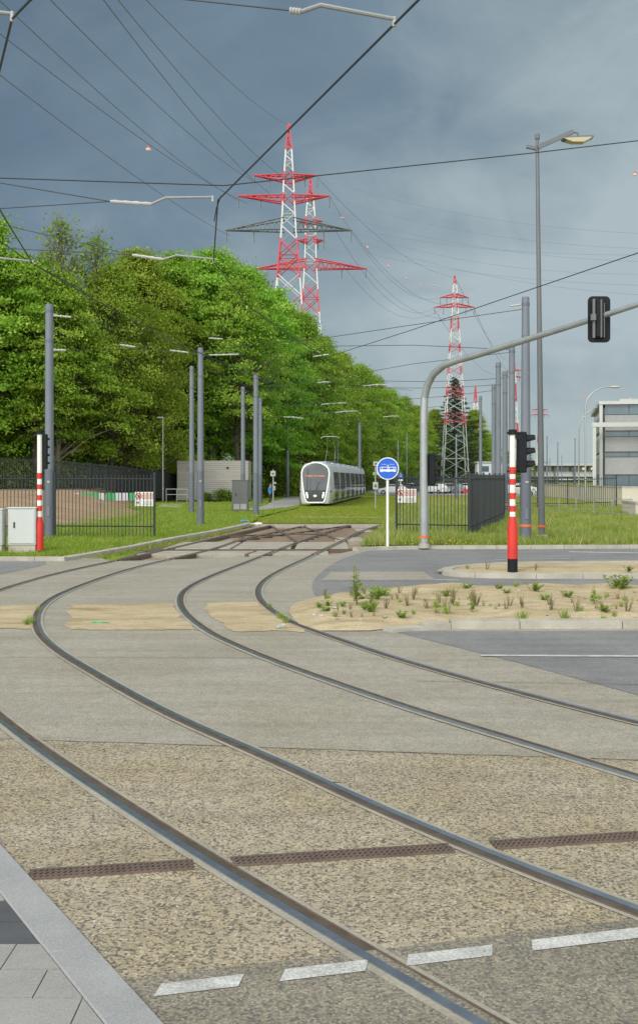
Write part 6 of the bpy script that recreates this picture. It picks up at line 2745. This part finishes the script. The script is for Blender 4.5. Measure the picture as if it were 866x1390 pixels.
concrete_wall("long pale concrete ramp wall running back from the right edge towards the station", [(60, 86, 0), (25.2, 92, 0), (28.2, 140, 0)], .4, 1.45)
concrete_wall("low pale concrete wall block at the right picture edge near the railing", [(30, 62, 0), (17.6, 61.5, 0), (18.6, 68, 0)], .4, .78)
t_ = thing("steel_railing", "galvanised steel railing standing left of the low concrete wall block", "railing", Vector((13.2, 70, .08)))
mb = MB()
ra, rb = Vector((0, 0, 0)), Vector((3.9, -9.5, 0))
for zz_ in (1.0, .55, .2):
    mb.tube([ra + Vector((0, 0, zz_)), rb + Vector((0, 0, zz_))], .022, M['galv'], 6)
mb.build("handrail", t_)
for k in range(7):
    mb = MB()
    p = ra.lerp(rb, k / 6)
    mb.tube([p + Vector((0, 0, -.1)), p + Vector((0, 0, 1.0))], .025, M['galv'], 6)
    mb.build("railing_post", t_)

# elevated station far behind
t_ = thing("station_building", "long low station hall with a row of lit windows far behind the masts", "building", Vector((48, 330, 0)))
ss = 330 / F
z_ = lambda y: EYE + (HY - y) * ss
mb = MB()
mb.box((60, 10, (z_(655) + z_(632)) / 2), (158, 14, z_(632) - z_(655)), M['cabinet_dark'])
mb.build("station_body", t_)
mb = MB()
mb.bbox((60, 9, z_(631)), (162, 18, .7), M['insulator'], .1)
mb.build("station_roof", t_)
mb = MB()
mb.box((60, 2.6, z_(643.5)), (158, .5, 1.5), M['grey_panel'])
mb.box((60, 2.5, z_(651)), (158, .5, .45), M['cabinet'])
mb.build("pale_band", t_)
mb = MB()
for k in range(60):
    mb.box((-18 + k * 2.6, 2.85, z_(637)), (1.9, .2, 1.3), M['glass_blue'])
mb.build("window_row", t_)
mb = MB()
rr = random.Random(4)
for k in range(60):
    if rr.random() < .4:
        mb.box((-18 + k * 2.6 + .2, 2.7, z_(636)), (.9, .1, .7), M['station_light'])
mb.build("lit_window", t_)
mb = MB()
for k in range(28):
    mb.box((-18 + k * 5.8, 1.8, z_(650)), (.35, .35, 2 * (z_(650) + .2)), M['cabinet_dark'])
mb.build("pillar", t_)

t_ = thing("site_cabin", "small pale flat roofed cabin behind the receding fence", "cabin", Vector(((667 - HX) * 200 / F, 200, 0)))
mb = MB()
mb.bbox((0, 1.5, 2.6), (5.2, 3, 5.0), M['cabinet'], .05)
mb.build("cabin_wall", t_)
mb = MB()
mb.bbox((0, 1.5, 5.2), (5.6, 3.4, .25), M['insulator'], .05)
mb.build("cabin_roof", t_)
mb = MB()
mb.box((-1.2, -.02, 4.0), (1.4, .06, 1.0), M['glass_blue'])
mb.build("window", t_)
mb = MB()
mb.box((1.2, -.02, 3.4), (1.0, .06, 2.1), M['cabinet_dark'])
mb.build("door", t_)

for lab, px, d, top, endx, endy in (("taller curved street lamp reaching right over the building roof", 794, 105, 540, 835, 525), ("second curved street lamp, shorter, left of the building corner", 785, 112, 575, 829, 551)):
    loc = Vector(((px - HX) * d / F, d, 0))
    t_ = thing("curved_lamp", lab, "street lamp", loc, 0, "curved street lamps by the building")
    s_ = d / F
    zt, ze, xe = EYE + (HY - top) * s_, EYE + (HY - endy) * s_, (endx - px) * s_
    pts = [(0, 0, -.05), (0, 0, zt * .5), (0, 0, zt - .9)]
    for k in range(1, 9):
        a = math.pi / 2 * k / 8
        pts.append((xe * .8 * (1 - math.cos(a)), 0, zt - .9 + (ze - zt + .9) * math.sin(a)))
    pts.append((xe * .9, 0, ze + .02))
    mb = MB()
    mb.tube(pts, [.09, .08, .07] + [.055] * 9, M['galv'], 8)
    mb.build("curved_pole", t_, True)
    mb = MB()
    mb.ball((xe * .97, 0, ze - .02), .42, M['insulator'], 12, 8, (1.3, .5, .3))
    mb.build("lantern", t_, True)


# ------------------------------------------------------------------ parked cars
def car_proto(m, hatch=True, van=False):
    root = bpy.data.objects.new("parked_car", None)
    COL.objects.link(root)
    W = .86
    if van:
        side = [(-2.1, .35), (2.05, .35), (2.15, .75), (1.7, 1.05), (1.15, 1.75), (-1.9, 1.85), (-2.1, 1.2)]
    else:
        side = [(-2.1, .32), (2.05, .32), (2.15, .62), (2.0, .82), (1.15, .95), (.45, 1.42), (-1.15, 1.46), (-1.85, 1.0), (-2.12, .85)]
    mb_ = MB()
    n_ = len(side)
    vs, fs = [], []
    for yy, sc in ((-W, .0), (-W * .82, 1), (W * .82, 1), (W, .0)):
        for x, z in side:
            if abs(yy) == W:
                zz_ = min(z, .95 if not van else 1.2)
                vs.append((x * .97, yy, zz_ if z > .95 else z))
            else:
                vs.append((x, yy, z))
    # order: outer left (belt height), roof left, roof right, outer right
    for r in range(3):
        for k in range(n_):
            k2 = (k + 1) % n_
            fs.append((r * n_ + k, r * n_ + k2, (r + 1) * n_ + k2, (r + 1) * n_ + k))
    fs.append(tuple(range(n_)))
    fs.append(tuple(range(3 * n_, 4 * n_))[::-1])
    mb_.add(vs, fs, m)
    mb_.build("body", root, True)
    mb_ = MB()
    if van:
        mb_.prism([(1.62, 1.12), (1.17, 1.70), (.2, 1.68), (.2, 1.12)], 'y', -W * .92, W * .92, M['glass'])
    else:
        mb_.prism([(1.02, .99), (.46, 1.37), (-1.10, 1.40), (-1.66, 1.02)], 'y', -W * .93, W * .93, M['glass'])
        mb_.prism([(1.17, .97), (.50, 1.425), (.44, 1.40), (1.05, .97)], 'y', -W * .7, W * .7, M['glass'])
    mb_.build("windows", root)
    for x in (-1.32, 1.32):
        for sy in (-1, 1):
            mb_ = MB()
            mb_.prism([(x + .32 * math.cos(2 * math.pi * k / 16), .32 + .32 * math.sin(2 * math.pi * k / 16)) for k in range(16)], 'y', sy * W * .78, sy * (W + .01), M['tyre'])
            wo = mb_.build("wheel", root)
            mb_ = MB()
            mb_.prism([(x + .2 * math.cos(2 * math.pi * k / 12), .32 + .2 * math.sin(2 * math.pi * k / 12)) for k in range(12)], 'y', sy * (W - .02), sy * (W + .02), M['galv'])
            mb_.build("rim", wo)
    for sy in (-1, 1):
        mb_ = MB()
        mb_.ball((2.04, sy * .6, .70), .13, M['insulator'], 8, 6, (.6, 1.3, .7))
        mb_.build("headlight", root)
        mb_ = MB()
        mb_.box((-2.07, sy * .65, .82), (.08, .26, .16), M['car_red'])
        mb_.build("tail_light", root)
    return root


CARS = {}
cg = "cars parked behind the fences"
for c, px, d, rz, lab in (('white', 533, 132, 3.05, "white estate car parked alone behind the blue disc's pole"),
                          ('grey', 566, 140, 2.6, "dark grey car parked left of the signal mast"),
                          ('silver', 577, 152, 2.5, "silver car partly hidden by the signal mast"),
                          ('white', 590, 138, 2.35, "white car parked directly right of the signal mast"),
                          ('white', 603, 146, 2.3, "white car second right of the signal mast, half covered by its neighbour"),
                          ('silver', 614, 142, 2.2, "silver car parked at the pylon's left leg"),
                          ('black', 624, 152, 2.2, "dark car parked between the pylon legs"),
                          ('white', 632, 150, 2.3, "white car parked behind the corner post of the receding fence"),
                          ('white', 703, 120, .5, "white car seen between the striped post and the lamp post"),
                          ('silver', 686, 150, .4, "silver car behind the masts right of the receding fence"),
                          ('grey', 552, 160, 2.8, "grey car parked behind the warning sign"),
                          ('white', 710, 150, .3, "farther white car just left of the lamp post")):
    d *= 1.18
    loc = ((px - HX) * d / F, d, .004)
    if c not in CARS:
        CARS[c] = car_proto(M['car_' + c])
        o = CARS[c]
        o.location = loc
        o.rotation_euler = (0, 0, rz)
    else:
        o = dup(CARS[c], loc, rz)
    tag(o, lab, "car", cg)
t_ = thing("warning_board", "small bright red board at the corner post of the receding fence", "board", P(631.5, 666.5, 52))
mb = MB()
mb.bbox((0, 0, 0), (.22, .04, .20), M['red'], .01)
mb.build("red_plate", t_)
mb = MB()
mb.tube([(0, .04, .1), (0, .04, -1.62)], .02, M['galv'], 6)
mb.build("plate_post", t_)

# far wood on the horizon
rng = np.random.default_rng(77)
C, A, B, T = [], [], [], []
for k in range(260):
    x, y = rng.uniform(-60, 560), rng.uniform(520, 640)
    h_ = rng.uniform(6, 11) * (1.3 if x < 130 else .8)
    n_ = 130
    p = rng.normal(0, 1, (n_, 3))
    p /= np.linalg.norm(p, axis=1, keepdims=True)
    p *= rng.random((n_, 1)) ** .4 * np.array([4.5, 4.5, h_ * .5])
    ax, bx = leaf_frames(rng, n_, np.array([0, -.2, .8]), .75)
    C.append(p + np.array([x, y, h_ * .5]))
    A.append(ax)
    B.append(bx)
    T.append(np.clip(rng.normal(.4, .25, n_), 0, 1))
for k in range(420):
    y = rng.uniform(150, 430)
    x = rng.uniform(-190, np.interp(y, [150, 250, 430], [-42, -24, -5]))
    h_ = rng.uniform(9, 15)
    n_ = 110
    p = rng.normal(0, .55, (n_, 3)) * np.array([4.0, 4.0, h_ * .55])
    ax, bx = leaf_frames(rng, n_, np.array([0, -.2, .8]), .55)
    C.append(p + np.array([x, y, h_ * .5]))
    A.append(ax)
    B.append(bx)
    T.append(np.clip(rng.normal(.4, .25, n_), 0, 1))
o = bpy.data.objects.new("far_wood", quads_mesh("far_wood", np.concatenate(C), np.concatenate(A), np.concatenate(B), np.concatenate(T), M['leaf_bush']))
COL.objects.link(o)
o['kind'] = 'stuff'
o['label'] = "unbroken mass of far woodland behind the nearer trees and along the horizon"
